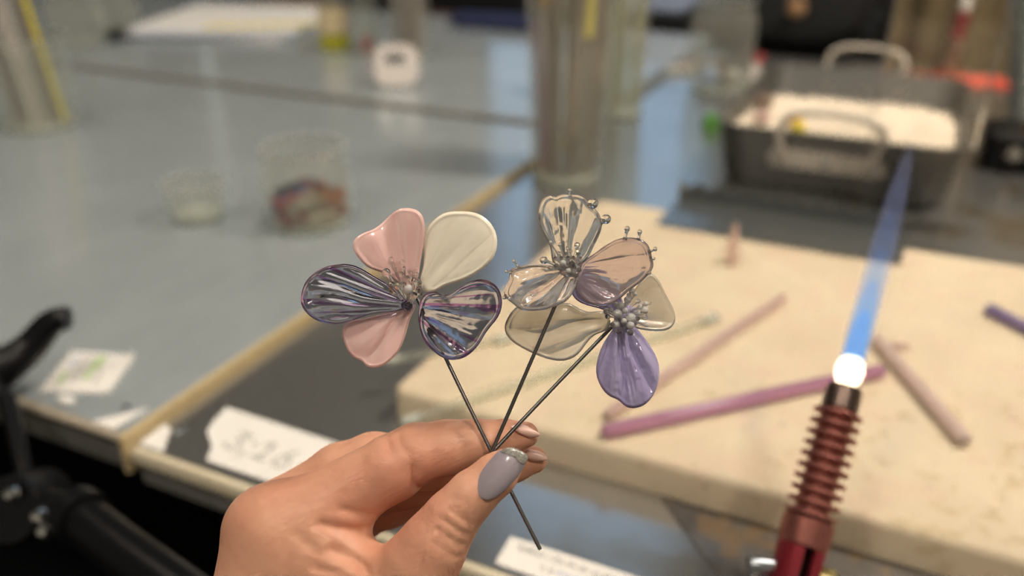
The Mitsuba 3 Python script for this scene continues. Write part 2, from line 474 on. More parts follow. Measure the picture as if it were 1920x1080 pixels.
edge = np.minimum(np.minimum(px - BX0, BX1 - px), np.minimum(py - BY0, BY1 - py))
for i_ in range(300):
    cxx, cyy = pr.uniform(BX0 + .02, BX1), BY0 + .012 + (BY1 - BY0 - .03) * pr.uniform(0, 1) ** 1.9
    if i_ >= 170:                              # worn, pitted front right
        cxx, cyy = .10 + pr.normal() * .07, BY0 + .012 + abs(pr.normal()) * .05
    rad, dep = pr.uniform(.0012, .0042), pr.uniform(.0005, .0016)
    dz -= dep * np.exp(-((px - cxx) ** 2 + (py - cyy) ** 2) / rad ** 2)
dz *= np.clip(edge / .006, 0, 1)
rnd = .005
dz -= np.where(edge < rnd, rnd - np.sqrt(np.maximum(rnd ** 2 - (rnd - np.clip(edge, 0, rnd)) ** 2, 0)), 0)
top = np.stack([px, py, BT + dz], -1).reshape(-1, 3)
idx = np.arange(nx * ny).reshape(nx, ny)
q = np.stack([idx[:-1, :-1], idx[1:, :-1], idx[1:, 1:], idx[:-1, 1:]], -1).reshape(-1, 4)
loop = np.concatenate([idx[:-1, 0], idx[-1, :-1], idx[:0:-1, -1], idx[0, :0:-1]])
lo = top[loop].copy()
lo[:, 2] = TABLE + .0005
V = np.vstack([top, lo, [[cx, cy, TABLE + .0005]]])
F = np.vstack([q[:, [0, 1, 2]], q[:, [0, 2, 3]]])
m_ = len(loop)
a, b = np.arange(m_), (np.arange(m_) + 1) % m_
F = np.vstack([F, np.stack([nx * ny + a, nx * ny + b, loop[b]], 1), np.stack([nx * ny + a, loop[b], loop[a]], 1), np.stack([np.full(m_, nx * ny + m_), nx * ny + b, nx * ny + a], 1)])
k = obj('kiln_board', trimesh.Trimesh(V, F, process=False), 'kiln_ceramic', smooth=60)
tag(k, 'thick cream ceramic kiln board with brown pits and stains, glass rods lying on it', 'kiln board')

# rods and scraps on the board
R = .0042
rod('glass_rod', (-.1495, .4630, BT + R), (-.0716, .6971, BT + R), R, 'rod_pink', 'long pale pink glass rod lying slantwise on the kiln board, behind the mauve rod', group=None)
rod('glass_rod', (-.1452, .4437, BT + .005), (.0144, .6041, BT + .005), .0050, 'rod_mauve', 'glossy mauve purple glass rod on the kiln board, passing behind the torch nozzle')
rod('glass_rod', (.0051, .6518, BT + .0050), (.0686, .5333, BT + .0050), .0050, 'rod_rose', 'dusty rose glass rod on the kiln board, right of the torch flame')
rod('glass_rod', (.0843, .7457, BT + .0050), (.155, .684, BT + .0050), .0050, 'rod_violet', 'dark violet glass rod at the right end of the kiln board')
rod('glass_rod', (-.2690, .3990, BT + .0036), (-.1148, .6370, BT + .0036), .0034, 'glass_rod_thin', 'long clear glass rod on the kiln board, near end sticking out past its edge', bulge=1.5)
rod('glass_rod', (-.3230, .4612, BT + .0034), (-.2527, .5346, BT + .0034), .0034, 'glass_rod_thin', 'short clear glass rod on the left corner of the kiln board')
sp = [(-.1292, .7555, BT), (-.1300, .7560, BT + .012), (-.1302, .7568, BT + .028), (-.1296, .7572, BT + .041)]
k = obj('glass_shard', tube(spline(sp, 12), np.array([.0062, .0066, .0062, .0058, .0054, .0050, .0045, .004, .0035, .003, .0022, .001]), 10), 'rod_pink', smooth=50)
tag(k, 'upright pink glass shard standing on the kiln board before the dark plate', 'glass shard')
for (x, y, l, an) in ((.0225, .6509, .016, .4),):
    d = np.array([math.cos(an), math.sin(an), 0]) * l / 2
    k = obj('glass_shard', tube([(x, y, BT + .003) - d, (x, y, BT + .003) - d * .3, (x, y, BT + .0035) + d * .4, (x, y, BT + .003) + d], [.0015, .0034, .0032, .001], 8), 'rod_rose', smooth=50)
    tag(k, 'small rose glass scrap on the kiln board beside the dusty rose rod', 'glass shard')

# rod rest: steel plate with its far edge bent up and notched
PX0, PX1, PY0, PY1 = -.222, .0145, .818, .905
k = thing('rod_rest', 'dark steel rest plate with scalloped far edge, at the back of the kiln board', 'rod rest')
obj('plate', prism(rounded_rect(PX0, PX1, PY0, PY1, .002), BT + .001, BT + .003, .0004), 'rest_steel', k, smooth=30)
xs = np.linspace(PX0, PX1, 145)
scal = .0135 + .0065 * np.abs(np.cos((xs - PX0) / (PX1 - PX0) * np.pi * 11))
prof = [(x, 0) for x in (PX0, PX1)] + [(x, s) for x, s in zip(xs[::-1], scal[::-1])]
m_ = trimesh.creation.extrude_polygon(Polygon(prof), .002, engine='earcut')
m_.apply_transform(np.array([[1, 0, 0, 0], [0, 0, -1, PY1 + .001], [0, 1, 0, BT + .002], [0, 0, 0, 1.0]]))
obj('notched_edge', m_, 'rest_steel', k, smooth=30)

# ------------------------------------------------------------------ roasting pan with white granules
pan = thing('roasting_pan', 'dark grey roasting pan with two steel handles, filled with white granules', 'pan')
PB = np.array([-.2115, .0500, 1.062, 1.405])      # floor x0 x1 y0 y1
PT = np.array([-.2190, .0600, 1.040, 1.440])      # rim
PZ0, PZ1 = TABLE + .001, TABLE + .0800
rp = .035


def pan_ring(B, z, r, grow=0.0):
    g = rounded_rect(B[0] - grow, B[1] + grow, B[2] - grow, B[3] + grow, r, 8)
    c = np.array(g.exterior.coords)[:-1]
    if not g.exterior.is_ccw:
        c = c[::-1]
    return np.column_stack([c, np.full(len(c), z)])


def loft(rings, cap0=True, cap1=True):
    n = len(rings[0])
    V = np.vstack(rings)
    F = []
    for kk in range(len(rings) - 1):
        i = np.arange(n)
        j = (i + 1) % n
        F.append(np.stack([kk * n + i, kk * n + j, (kk + 1) * n + j], 1))
        F.append(np.stack([kk * n + i, (kk + 1) * n + j, (kk + 1) * n + i], 1))
    i = np.arange(n)
    j = (i + 1) % n
    if cap0:
        V = np.vstack([V, rings[0].mean(0)])
        F.append(np.stack([np.full(n, len(V) - 1), j, i], 1))
    if cap1:
        V = np.vstack([V, rings[-1].mean(0)])
        F.append(np.stack([np.full(n, len(V) - 1), (len(rings) - 1) * n + i, (len(rings) - 1) * n + j], 1))
    return trimesh.Trimesh(V, np.vstack(F), process=False)


obj('shell', loft([pan_ring(PB, PZ0, rp, -.006), pan_ring(PB, PZ0 + .006, rp), pan_ring(PT, PZ1 - .003, rp), pan_ring(PT, PZ1 - .002, rp, .003), pan_ring(PT, PZ1, rp, .003), pan_ring(PT, PZ1, rp, -.0012),
                   pan_ring(PB, PZ0 + .009, rp, -.0025), pan_ring(PB, PZ0 + .004, rp, -.012)]), 'pan_anodised', pan, smooth=35)


def handle(yw, sgn, zb):
    cx_ = (PT[0] + PT[1]) / 2 - .004
    up_pts = [(cx_ - .050, yw + sgn * .006, zb), (cx_ - .054, yw + sgn * .018, zb + .020), (cx_ - .051, yw + sgn * .026, zb + .052), (cx_ - .030, yw + sgn * .028, zb + .062), (cx_, yw + sgn * .028, zb + .064),
              (cx_ + .030, yw + sgn * .028, zb + .062), (cx_ + .054, yw + sgn * .026, zb + .052), (cx_ + .052, yw + sgn * .018, zb + .020), (cx_ + .044, yw + sgn * .006, zb)]
    h = obj('handle', tube(spline(up_pts, 40), .0044, 12), 'handle_steel', pan)
    labels[h] = {'label': 'bowed steel handle'}
    obj('mounting_plate', prism(rounded_rect(cx_ - .068, cx_ + .066, zb - .011, zb + .011, .010), 0, .004, .001).apply_transform(np.array([[1, 0, 0, 0], [0, 0, sgn, yw + sgn * .001], [0, 1, 0, 0], [0, 0, 0, 1.0]])), 'handle_steel', h)
    for dx in (-.054, 0, .052):
        obj('rivet', lathe_at([(0, .0075), (.004, .0068), (.0064, .004), (.007, 0), (0, 0)], (cx_ + dx, yw + sgn * .002, zb), (0, sgn, 0), n=20), 'chrome', h)


handle(1.0475, -1, TABLE + .046)
handle(1.4340, 1, TABLE + .046)
for dx in (-.05, 0.004, .055):
    obj('rivet', lathe_at([(0, .005), (.004, .0044), (.0066, .002), (.007, 0), (0, 0)], ((PT[0] + PT[1]) / 2 + dx, 1.4285, TABLE + .052), (0, -1, 0), n=20), 'chrome', pan)

# granules: a heaped bed of small white grains
gz = TABLE + .071
gxn, gyn = 110, 150
u_, v_ = np.meshgrid(np.linspace(0, 1, gxn), np.linspace(0, 1, gyn), indexing='ij')
hx, hy, rr = (PT[1] - PT[0]) / 2 - .007, (PT[3] - PT[2]) / 2 - .010, rp - .004
ax, ay = np.abs(u_ * 2 - 1) * hx, np.abs(v_ * 2 - 1) * hy
ox, oy = np.maximum(ax - (hx - rr), 0), np.maximum(ay - (hy - rr), 0)
ln = np.hypot(ox, oy)
sc = np.where(ln > 1e-9, np.maximum(ox, oy) / np.maximum(ln, 1e-9), 1.0)
gxx = np.sign(u_ - .5) * (np.minimum(ax, hx - rr) + ox * sc) + (PT[0] + PT[1]) / 2
gyy = np.sign(v_ - .5) * (np.minimum(ay, hy - rr) + oy * sc) + (PT[2] + PT[3]) / 2
hb = (meshkit.fbm(np.stack([gxx * 22, gyy * 22, gxx * 0], -1), 3, 4) - .5) * .022 + (meshkit.noise(np.stack([gxx * 420, gyy * 420, gxx * 0], -1), 5) - .5) * .0035
edge = np.minimum(np.minimum(u_, 1 - u_) * (PT[1] - PT[0]), np.minimum(v_, 1 - v_) * .33)
hz = gz - .003 + hb - .012 * np.exp(-edge / .02) - .040 * np.clip((v_ - .45) / .55, 0, 1) ** 1.5
V = np.stack([gxx, gyy, hz], -1).reshape(-1, 3)
idx = np.arange(gxn * gyn).reshape(gxn, gyn)
q = np.stack([idx[:-1, :-1], idx[1:, :-1], idx[1:, 1:], idx[:-1, 1:]], -1).reshape(-1, 4)
col = np.tile([.84, .74, .60], (len(V), 1)) * (0.92 + .12 * np.random.default_rng(3).random((len(V), 1)))
k = obj('granules', (V, q), 'granules', smooth=True, color=col)
tag(k, 'bed of fine white granules filling the roasting pan', 'granules', kind='stuff')
for (x, y, s, m, lab) in ((-.125, 1.085, .008, 'rod_yellow', 'yellow glass chip sunk in the white granules'), (-.130, 1.098, .010, 'rod_orange', 'orange glass chip behind the yellow chip in the granules'),
                          (-.19, 1.20, .013, 'rod_brown', 'brown glass piece at the left side of the granules'), (-.175, 1.115, .011, 'rod_pink', 'pale pink glass piece in the front left of the granules')):
    c = trimesh.creation.icosphere(2, 1.0)
    c.vertices *= np.array([s, s * .7, s * .8]) * (1 + .25 * (meshkit.noise(np.array(c.vertices) * 2 + x * 99, 3)[:, None] - .5))
    c.apply_translation([x, y, gz + .003])
    tag(obj('glass_chip', c, m, smooth=50), lab, 'glass chip')


# ------------------------------------------------------------------ glass vessels
def vessel(name, label, cat, x, y, z, r0, r1, h, t=.0025, base=.006, m='glass_thin', n=56, neck=None):
    """Thin glass wall, thick glass bottom and a rolled rim, each a part of its own."""
    k = thing(name, label, cat)
    prof = [(r0 * .97, .0012), (r0, .004)]
    if neck:
        rn, zn = neck
        prof += [(r1, .02), (r1, zn - .012), (rn + (r1 - rn) * .5, zn - .004), (rn, zn), (rn + .0012, zn + .004), (rn, zn + .007), (rn, h - .002)]
        top_r = rn
    else:
        prof += [(r0 + (r1 - r0) * .5, h * .5), (r1, h - .002)]
        top_r = r1
    labels[obj('wall', lathe_at(prof, (x, y, z), n=n), m, k, smooth=35)] = {'label': 'thin glass wall'}
    a_ = np.linspace(0, 2 * np.pi, 13)
    obj('rim', lathe_at([(top_r - .0005 + .0016 * math.cos(q_), h - .0012 + .0016 * math.sin(q_)) for q_ in a_], (x, y, z), n=n), 'glass_vessel', k, smooth=60)
    obj('bottom', lathe_at([(0, base), (r0 * .80, base), (r0 * .955, base * .75), (r0 * .965, .002), (r0 * .90, 0), (0, 0)][::-1], (x, y, z), n=n), 'glass_bottom', k, smooth=50)
    return k


LT, FT = TABLE + .01, TABLE + .016
vessel('glass_jar', 'small wide glass jar with coloured glass scraps inside, on the left table', 'jar', -.5760, .7040, LT, .043, .0465, .086, t=.003, neck=(.043, .070), m='glass_pale_mix')
# scraps in the jar
sc_r = np.random.default_rng(5)
parts, cols = [], []
pal = np.array([[.66, .20, .04], [.04, .03, .03], [.30, .06, .08], [.05, .08, .30], [.02, .02, .05], [.06, .08, .40], [.60, .10, .08], [.80, .74, .58], [.72, .60, .40]])
for i in range(230):
    a_, r_ = sc_r.uniform(0, 2 * np.pi), .0355 * math.sqrt(sc_r.random())
    c = trimesh.creation.icosphere(1, 1.0)
    c.vertices = np.array(c.vertices) * sc_r.uniform(.0035, .0085, 3)
    c.apply_transform(trimesh.transformations.random_rotation_matrix(sc_r.random(3)))
    c.apply_translation([-.5760 + r_ * math.cos(a_), .7040 + r_ * math.sin(a_), LT + .0110 + .024 * sc_r.random()])
    sector = int((a_ / (2 * np.pi) * 9 + sc_r.normal() * .35)) % 9
    parts.append(c)
    cols.append(np.tile(pal[sector] * .42, (len(c.vertices), 1)))
k = obj('glass_scraps', joined(parts), 'granules', smooth=True, color=np.vstack(cols))
tag(k, 'heap of mixed dark blue, red and white glass scraps in the small jar', 'glass scraps', kind='stuff')

vessel('glass_bowl', 'small clear glass tealight cup left of the jar on the left table', 'cup', -.6950, .6600, LT, .027, .033, .042, t=.003, base=.010)


def bunch(x, y, z, r_in, n, h0, h1, palette, label, group, seed, grow=1.22, lean=(0, 0)):
    """Rods standing in a vessel: set apart at the bottom, splayed and leaning the same way, so that none cuts another."""
    g = np.random.default_rng(seed)
    spots = []
    for _ in range(4000):
        q_ = g.uniform(-1, 1, 2) * r_in
        if np.hypot(*q_) <= r_in and all(np.hypot(*(q_ - o_)) > .0066 for o_ in spots):
            spots.append(q_)
        if len(spots) == n:
            break
    for q_ in spots:
        p0 = np.array([x + q_[0], y + q_[1], z])
        p1 = np.array([x + q_[0] * grow + lean[0], y + q_[1] * grow + lean[1], z + .20])
        d = (p1 - p0) / .20
        hh = g.uniform(h0, h1)
        name, mt = palette[int(g.integers(len(palette)))]
        kk = obj('glass_rod', tube([p0, p0 + d * hh * .5, p0 + d * hh], g.uniform(.0024, .0032), 8), mt, smooth=60)
        tag(kk, label.format(name), 'glass rod', group.format(name))


VX, VY = -.3900, .9850
vessel('glass_vase', 'tall clear glass vase of coloured glass rods, standing in front of the greenish vase', 'vase', VX, VY, TABLE, .043, .0525, .26, t=.003, base=.012)
pal1 = [('brown', 'rod_brown'), ('brown', 'rod_brown'), ('grey', 'rod_grey'), ('grey', 'rod_grey'), ('olive', 'rod_olive'), ('white', 'rod_white')]
bunch(VX, VY, TABLE + .013, .034, 34, .25, .33, pal1, '{} glass rod standing in the tall clear vase', '{} rods in the tall clear vase', 21)
for (dx, dy, tx, ty, m, lab) in ((.030, -.014, .034, -.012, 'rod_yellow', 'bright yellow rod leaning in the tall clear vase'), (-.016, -.034, -.024, -.036, 'rod_orange', 'orange rod in the tall clear vase')):
    kk = obj('glass_rod', tube([(VX + dx, VY + dy, TABLE + .182 if 'yellow' in lab else TABLE + .216), (VX + tx, VY + ty, TABLE + .36)], .0062, 12), m, smooth=60)
    tag(kk, lab, 'glass rod')
rod('glass_rod', (VX - .018, VY - .022, TABLE + .016), (VX - .030, VY - .034, TABLE + .20), .0035, 'rod_mauve', 'mauve rod in the tall clear vase')

V2X, V2Y = -.4350, 1.3200
vessel('glass_vase', 'greenish glass vase with olive rods, behind the tall clear vase', 'vase', V2X, V2Y, TABLE, .038, .042, .235, t=.003, base=.010)
bunch(V2X, V2Y, TABLE + .011, .030, 16, .22, .30, [('olive', 'rod_olive'), ('white', 'rod_white'), ('olive', 'rod_olive')], '{} glass rod standing in the greenish vase', '{} rods in the greenish vase', 22)

V3X, V3Y = -1.185, .850
vessel('glass_vase', 'clear glass tumbler of pale rods at the left edge, on the left table', 'vase', V3X, V3Y, LT, .055, .060, .13, t=.003, base=.010)
bunch(V3X, V3Y, LT + .011, .040, 22, .20, .27, [('rose', 'rod_rose'), ('white', 'rod_white'), ('white', 'rod_white'), ('grey', 'rod_grey')], '{} glass rod standing in the tumbler at the left edge', '{} rods in the tumbler at the left edge', 23, 1.0, (-.018, -.008))
rod('glass_rod', (V3X + .048, V3Y + .006, LT + .012), (V3X + .028, V3Y - .002, LT + .21), .0034, 'rod_yellow', 'yellow rod leaning in the tumbler at the left edge')

vessel('glass_jar', 'large clear glass jar at the far left, on the back table', 'jar', -1.650, 1.320, FT, .055, .058, .125, t=.003, neck=(.045, .10))
vessel('glass_jar', 'clear glass jar beside the papers on the back table', 'jar', -1.735, 1.500, FT, .048, .052, .13, t=.003, neck=(.044, .105))
k = obj('jar_lid', lathe_at([(0, .014), (.04, .014), (.042, .012), (.042, 0), (0, 0)], (-1.64, 1.425, FT), n=32), 'black_matte')
tag(k, 'black jar lid lying before the jar beside the papers', 'lid')
k = vessel('glass_jar', 'clear glass jar with a red stub inside, between the lime jar and the rod vase', 'jar', -1.0290, 1.490, FT, .026, .027, .13, t=.0025)
k = obj('candle_stub', lathe_at([(0, .03), (.010, .03), (.011, .028), (.011, 0), (0, 0)], (-1.029, 1.490, FT + .007), n=20), 'red_cap')
tag(k, 'small red stub inside the clear jar', 'candle')
k = vessel('glass_bottle', 'clear bottle with lime yellow bottom and cream label on the back table', 'bottle', -1.1200, 1.5080, FT, .028, .029, .13, t=.0025, neck=(.018, .10))
for zz, hh, m, nm in ((.004, .030, 'label_lime', 'lime_band'), (.036, .048, 'label_cream', 'paper_label')):
    obj(nm, lathe_at([(.0303, 0), (.0303, hh), (.0297, hh), (.0297, 0), (.0303, 0)][::-1], (-1.12, 1.508, FT + zz), n=40), m, k)
V4X, V4Y = -.9280, 1.4960
vessel('glass_vase', 'tall narrow glass vase of brown rods on the back table', 'vase', V4X, V4Y, FT, .035, .038, .20, t=.003, base=.010)
bunch(V4X, V4Y, FT + .011, .028, 20, .22, .29, [('brown', 'rod_brown'), ('grey', 'rod_grey'), ('rose', 'rod_rose')], '{} glass rod standing in the vase on the back table', '{} rods in the vase on the back table', 24)
k = vessel('glass_jar', 'pale greenish glass jar behind the roasting pan, blue scraps at its bottom', 'jar', -.3290, 1.560, TABLE, .050, .056, .155, t=.004, neck=(.048, .135), m='glass_pale_mix')
for i, (dx, dy, s, m) in enumerate(((-.015, -.015, .017, 'sky_card'), (.018, -.018, .013, 'rod_grey'), (.0, .012, .015, 'rod_brown'), (-.028, .01, .011, 'rod_orange'), (.022, .016, .013, 'rod_white'))):
    c = trimesh.creation.icosphere(2, 1.0)
    c.vertices *= np.array([s, s * .8, s * 1.1])
    c.apply_translation([-.329 + dx, 1.56 + dy, TABLE + .009 + s * 1.1])
    tag(obj('glass_chunk', c, m), ['pale blue', 'grey', 'brown', 'orange', 'white'][i] + ' glass chunk in the pale greenish jar', 'glass chunk')

# timer
tm = thing('kitchen_timer', 'small white square timer with a dark display on the back table', 'timer')
ta = math.radians(25)
body = prism(rounded_rect(-.038, .038, -.036, .036, .022, 8), -.009, .009, .004)
M = np.eye(4)
M[:3, 0], M[:3, 1], M[:3, 2] = RT, np.array([-.13, .27, .95]) / np.linalg.norm([-.13, .27, .95]), np.cross(RT, np.array([-.13, .27, .95]) / np.linalg.norm([-.13, .27, .95]))
M[:3, 3] = [-.8260, 1.2780, FT + .0340]
scr = prism(rounded_rect(-.017, .017, .004, .020, .002), .0088, .0096)
for m_ in (body, scr):
    m_.apply_transform(M)
obj('case', body, 'white_plastic', tm, smooth=40)
obj('display', scr, 'lcd', tm, smooth=30)

# stack of papers
ps = thing('paper_stack', 'fanned stack of white papers with a yellow sheet on the back table', 'papers')
pr = np.random.default_rng(9)
for i in range(7):
    cxp, cyp = -1.515 + pr.normal() * .008, 1.660 + pr.normal() * .008
    s = prism(Polygon([(-.185, -.19), (.185, -.19), (.185, .19), (-.185, .19)]), 0, .0022)
    s.apply_transform(trimesh.transformations.rotation_matrix(math.radians(20 + pr.normal() * 2.5), [0, 0, 1]))
    s.apply_translation([cxp, cyp, FT + .0028 * i])
    obj('sheet', s, 'paper_cool' if i % 2 else 'paper', ps, smooth=False)
s = prism(Polygon([(-.13, -.014), (.13, -.014), (.13, .014), (-.13, .014)]), 0, .003)
s.apply_transform(trimesh.transformations.rotation_matrix(math.radians(33), [0, 0, 1]))
s.apply_translation([-1.370, 1.585, FT + .0200])
obj('yellow_strip', s, 'paper_yellow', ps, smooth=False)
labels[ps + '__yellow_strip'] = {'label': 'yellow paper strip'}

# ------------------------------------------------------------------ things at the back of the right table
k = thing('small_bottle', 'small white bottle with a red cap, leaning by the greenish jar', 'bottle')
dl = np.array([.28, .25, 1.0])
obj('body', lathe_at([(0, .045), (.006, .045), (.008, .040), (.012, .036), (.012, .002), (.010, 0), (0, 0)], (-.285, 1.60, TABLE + .002), dl, n=24), 'white_plastic', k)
obj('cap', lathe_at([(0, .016), (.008, .015), (.009, .012), (.009, 0), (0, 0)], np.array([-.285, 1.60, TABLE + .002]) + dl / np.linalg.norm(dl) * .045, dl, n=24), 'red_cap', k)
k = obj('bottle_cap', lathe_at([(0, .022), (.010, .021), (.013, .016), (.014, 0), (0, 0)], (-.2790, 1.300, TABLE), n=24), 'green_glass')
tag(k, 'green bottle cap beside the left wall of the roasting pan', 'cap')
k = obj('brass_ruler', prism(Polygon([(-.60, 1.500), (-.45, 1.455), (-.447, 1.466), (-.597, 1.511)]), TABLE, TABLE + .002), 'brass', smooth=False)
tag(k, 'flat brass strip lying on the table behind the greenish vase', 'ruler')
for (x, y, an, l, r_, m, lab) in ((-.41, 1.74, .9, .11, .008, 'rod_brown', 'brown glass stick lying behind the greenish jar'), (-.44, 1.66, .6, .10, .007, 'rod_white', 'white glass stick lying left of the greenish jar'), (-.53, 1.80, 1.2, .07, .007, 'rod_grey', 'grey glass stick lying behind the vases')):
    d = np.array([math.cos(an), math.sin(an), 0]) * l / 2
    rod('glass_stick', np.array([x, y, TABLE + r_]) - d, np.array([x, y, TABLE + r_]) + d, r_, m, lab, 'glass rod')

# second torch on a red cloth
k = obj('red_cloth', prism(Polygon([(-.02, 1.76), (.14, 1.80), (.12, 1.86), (-.03, 1.82)]).buffer(.012), TABLE, TABLE + .006, .001), 'red_cloth', smooth=40)
tag(k, 'red cloth pad under the far torch', 'cloth')
t2 = thing('bench_torch', 'far copper coloured torch with a yellow flame at the upper right', 'torch')
p0, d2 = np.array([.040, 1.835, TABLE + .006]), np.array([.05, .10, 1.0])
d2 /= np.linalg.norm(d2)
obj('base', lathe_at([(0, .02), (.022, .02), (.024, .017), (.024, 0), (0, 0)], p0, n=28), 'copper', t2)
obj('tube', tube([p0 + d2 * .015, p0 + d2 * .04, p0 + d2 * .072], .0135, 20), 'copper', t2)
obj('head', lathe_at([(0, .045), (.010, .045), (.013, .04), (.013, .004), (.015, 0), (0, 0)], p0 + d2 * .070, d2, n=24), 'deep_red', t2)
fk = obj('flame', lathe_at([(0, .034), (.004, .030), (.009, .018), (.0095, .008), (.006, 0), (0, 0)], p0 + d2 * .116, d2, n=24), 'paper', t2, emitter={'type': 'area', 'radiance': rgb(14.0, 9.5, 3.4), 'sampling_weight': .15})
labels[fk] = {'label': 'yellow flame'}

# black bag with a tan knob
bg = thing('shoulder_bag', 'black bag with a tan knob on top standing at the back of the right table', 'bag')
c = trimesh.creation.icosphere(4, 1.0)
v = np.array(c.vertices)
v = np.sign(v) * np.abs(v) ** .55
v *= np.array([.145, .075, .115]) * (1 + .06 * (meshkit.fbm(v * 2.5, 3, 8)[:, None] - .5))
v[:, 0] += .035 * v[:, 2] / .115
c.vertices = v + np.array([-.255, 2.03, .866])
obj('body', c, 'black_matte', bg, smooth=True)
obj('knob', lathe_at([(0, .028), (.014, .025), (.020, .012), (.014, 0), (0, 0)], (-.262, 1.935, .838), (0, -.6, .8), n=24), 'tan_wood', bg)
# olive brown jacket hanging behind
xs, zs = np.linspace(0, 1, 70), np.linspace(0, 1, 30)
XX, ZZ = np.meshgrid(xs, zs, indexing='ij')
jx, jz = -.08 + XX * .52, .55 + ZZ * .62
jy = 2.10 + .02 * np.sin(XX * 19 + 1.5 * ZZ) + .012 * np.sin(XX * 43) + .05 * ZZ
idx = np.arange(70 * 30).reshape(70, 30)
q = np.stack([idx[:-1, :-1], idx[1:, :-1], idx[1:, 1:], idx[:-1, 1:]], -1).reshape(-1, 4)
f0 = np.stack([jx, jy, jz], -1).reshape(-1, 3)
f1 = f0 + [0, .008, 0]
lp = np.concatenate([idx[:-1, 0], idx[-1, :-1], idx[:0:-1, -1], idx[0, :0:-1]])
nn = len(f0)
side_q = np.stack([lp, np.roll(lp, -1), np.roll(lp, -1) + nn, lp + nn], -1)
k = obj('draped_jacket', (np.vstack([f0, f1]), np.vstack([q, q[:, ::-1] + nn, side_q[:, ::-1]])), 'brown_cloth', smooth=True)
tag(k, 'olive brown cloth hanging in folds behind the far torch', 'jacket')

# flexible grey hose and dark box at the right edge
n_ = 26
hp = spline([(.150, 1.500, TABLE + .004), (.138, 1.496, TABLE + .06), (.122, 1.490, TABLE + .14), (.110, 1.484, TABLE + .22), (.108, 1.480, TABLE + .31)], 200)
hr = .0165 + .0018 * np.cos(np.arange(200) * 2 * np.pi / 5)
k = obj('flexible_hose', tube(hp, hr, 18), 'hose', smooth=50)
tag(k, 'ribbed grey metal hose rising at the right edge', 'hose')
k = thing('tool_box', 'small dark box with a round knob right of the roasting pan', 'box')
obj('body', prism(rounded_rect(.088, .205, 1.250, 1.34, .012), TABLE, TABLE + .052, .006), 'black_plastic', k)
obj('knob', lathe_at([(0, .010), (.009, .008), (.011, 0), (0, 0)], (.125, 1.251, TABLE + .028), (0, -1, 0), n=20), 'chrome', k)
k = obj('brass_valve', lathe_at([(0, .05), (.012, .05), (.014, .045), (.014, .004), (.012, 0), (0, 0)], (.166, 1.395, TABLE + .0), n=24), 'brass')
tag(k, 'yellow brass valve at the right edge beside the hose', 'valve')

# clear tall shield standing right of the pan
sh = prism(rounded_rect(-.052, .052, -.004, .004, .0035), 0, .26, .001)
sh.apply_transform(trimesh.transformations.rotation_matrix(math.radians(6), [1, 0, 0]))
sh.apply_translation([.012, 1.008, TABLE + .001])
k = obj('clear_shield', sh, 'acrylic', smooth=30)
tag(k, 'clear upright acrylic shield standing against the right front of the roasting pan', 'shield')

# dark stools, cloth and odds behind the far table
for (x, y, m, lab) in ((-1.30, 2.32, 'brown_wood', 'dark brown wooden stool behind the middle of the back table'), (-1.95, 2.35, 'tan_wood', 'tan wooden stool behind the papers')):
    st = thing('stool', lab, 'stool')
    obj('seat', prism(rounded_rect(x - .17, x + .17, y - .15, y + .15, .03), .66, .70, .006), m, st)
    for sx in (-.13, .13):
        for sy in (-.11, .11):
            obj('leg', tube([(x + sx * 1.2, y + sy * 1.2, 0), (x + sx, y + sy, .665)], .018, 10), m, st)
k = obj('folded_cloth', prism(rounded_rect(-1.05, -.80, 1.86, 1.94, .015), FT, FT + .028, .008), 'navy_cloth', smooth=50)
tag(k, 'dark navy folded cloth at the far edge of the back table', 'cloth')
k = thing('storage_box', 'pale blue box on the dark shelf behind the right table', 'box')
obj('body', prism(rounded_rect(-.80, -.58, 2.22, 2.40, .01), .778, .88, .004), 'sky_card', k)
obj('lid', prism(rounded_rect(-.805, -.575, 2.215, 2.405, .01), .88, .895, .003), 'sky_card', k)
k = thing('low_shelf', 'low black shelf behind the right table carrying the pale blue box', 'shelf')
obj('top', box(-1.0, -.12, 2.15, 2.5, .758, .778), 'black_matte', k, smooth=False)
for x in (-1.0, -.14):
    obj('side', box(x, x + .02, 2.15, 2.5, 0, .758), 'black_matte', k, smooth=False)
obj('front_panel', box(-.98, -.14, 2.155, 2.17, .04, .758), 'black_matte', k, smooth=False)

# ------------------------------------------------------------------ flat things on the near tables
# sachet
sc = thing('paper_sachet', 'white paper sachet printed with green and grey stripes on the left table', 'sachet')
cs = np.array([[-.5477, .3390], [-.4985, .3600], [-.5235, .4075], [-.5755, .3915]])
gu, gv = np.meshgrid(np.linspace(0, 1, 26), np.linspace(0, 1, 26), indexing='ij')
P = (cs[0] * ((1 - gu) * (1 - gv))[..., None] + cs[1] * (gu * (1 - gv))[..., None] + cs[2] * (gu * gv)[..., None] + cs[3] * ((1 - gu) * gv)[..., None])
hgt = .0012 + .0045 * np.clip(np.sin(np.pi * gu) * np.sin(np.pi * gv), 0, 1) ** .5 + .0018 * (gu > .92) + .004 * np.clip(gu + gv - 1.7, 0, 1)
z_at = LT
Vt = np.concatenate([P, (z_at + hgt)[..., None]], -1).reshape(-1, 3)
Vb = np.concatenate([P, np.full(P.shape[:2] + (1,), z_at + .0003)], -1).reshape(-1, 3)
idx = np.arange(26 * 26).reshape(26, 26)
q = np.stack([idx[:-1, :-1], idx[1:, :-1], idx[1:, 1:], idx[:-1, 1:]], -1).reshape(-1, 4)
lp = np.concatenate([idx[:-1, 0], idx[-1, :-1], idx[:0:-1, -1], idx[0, :0:-1]])
nn = len(Vt)
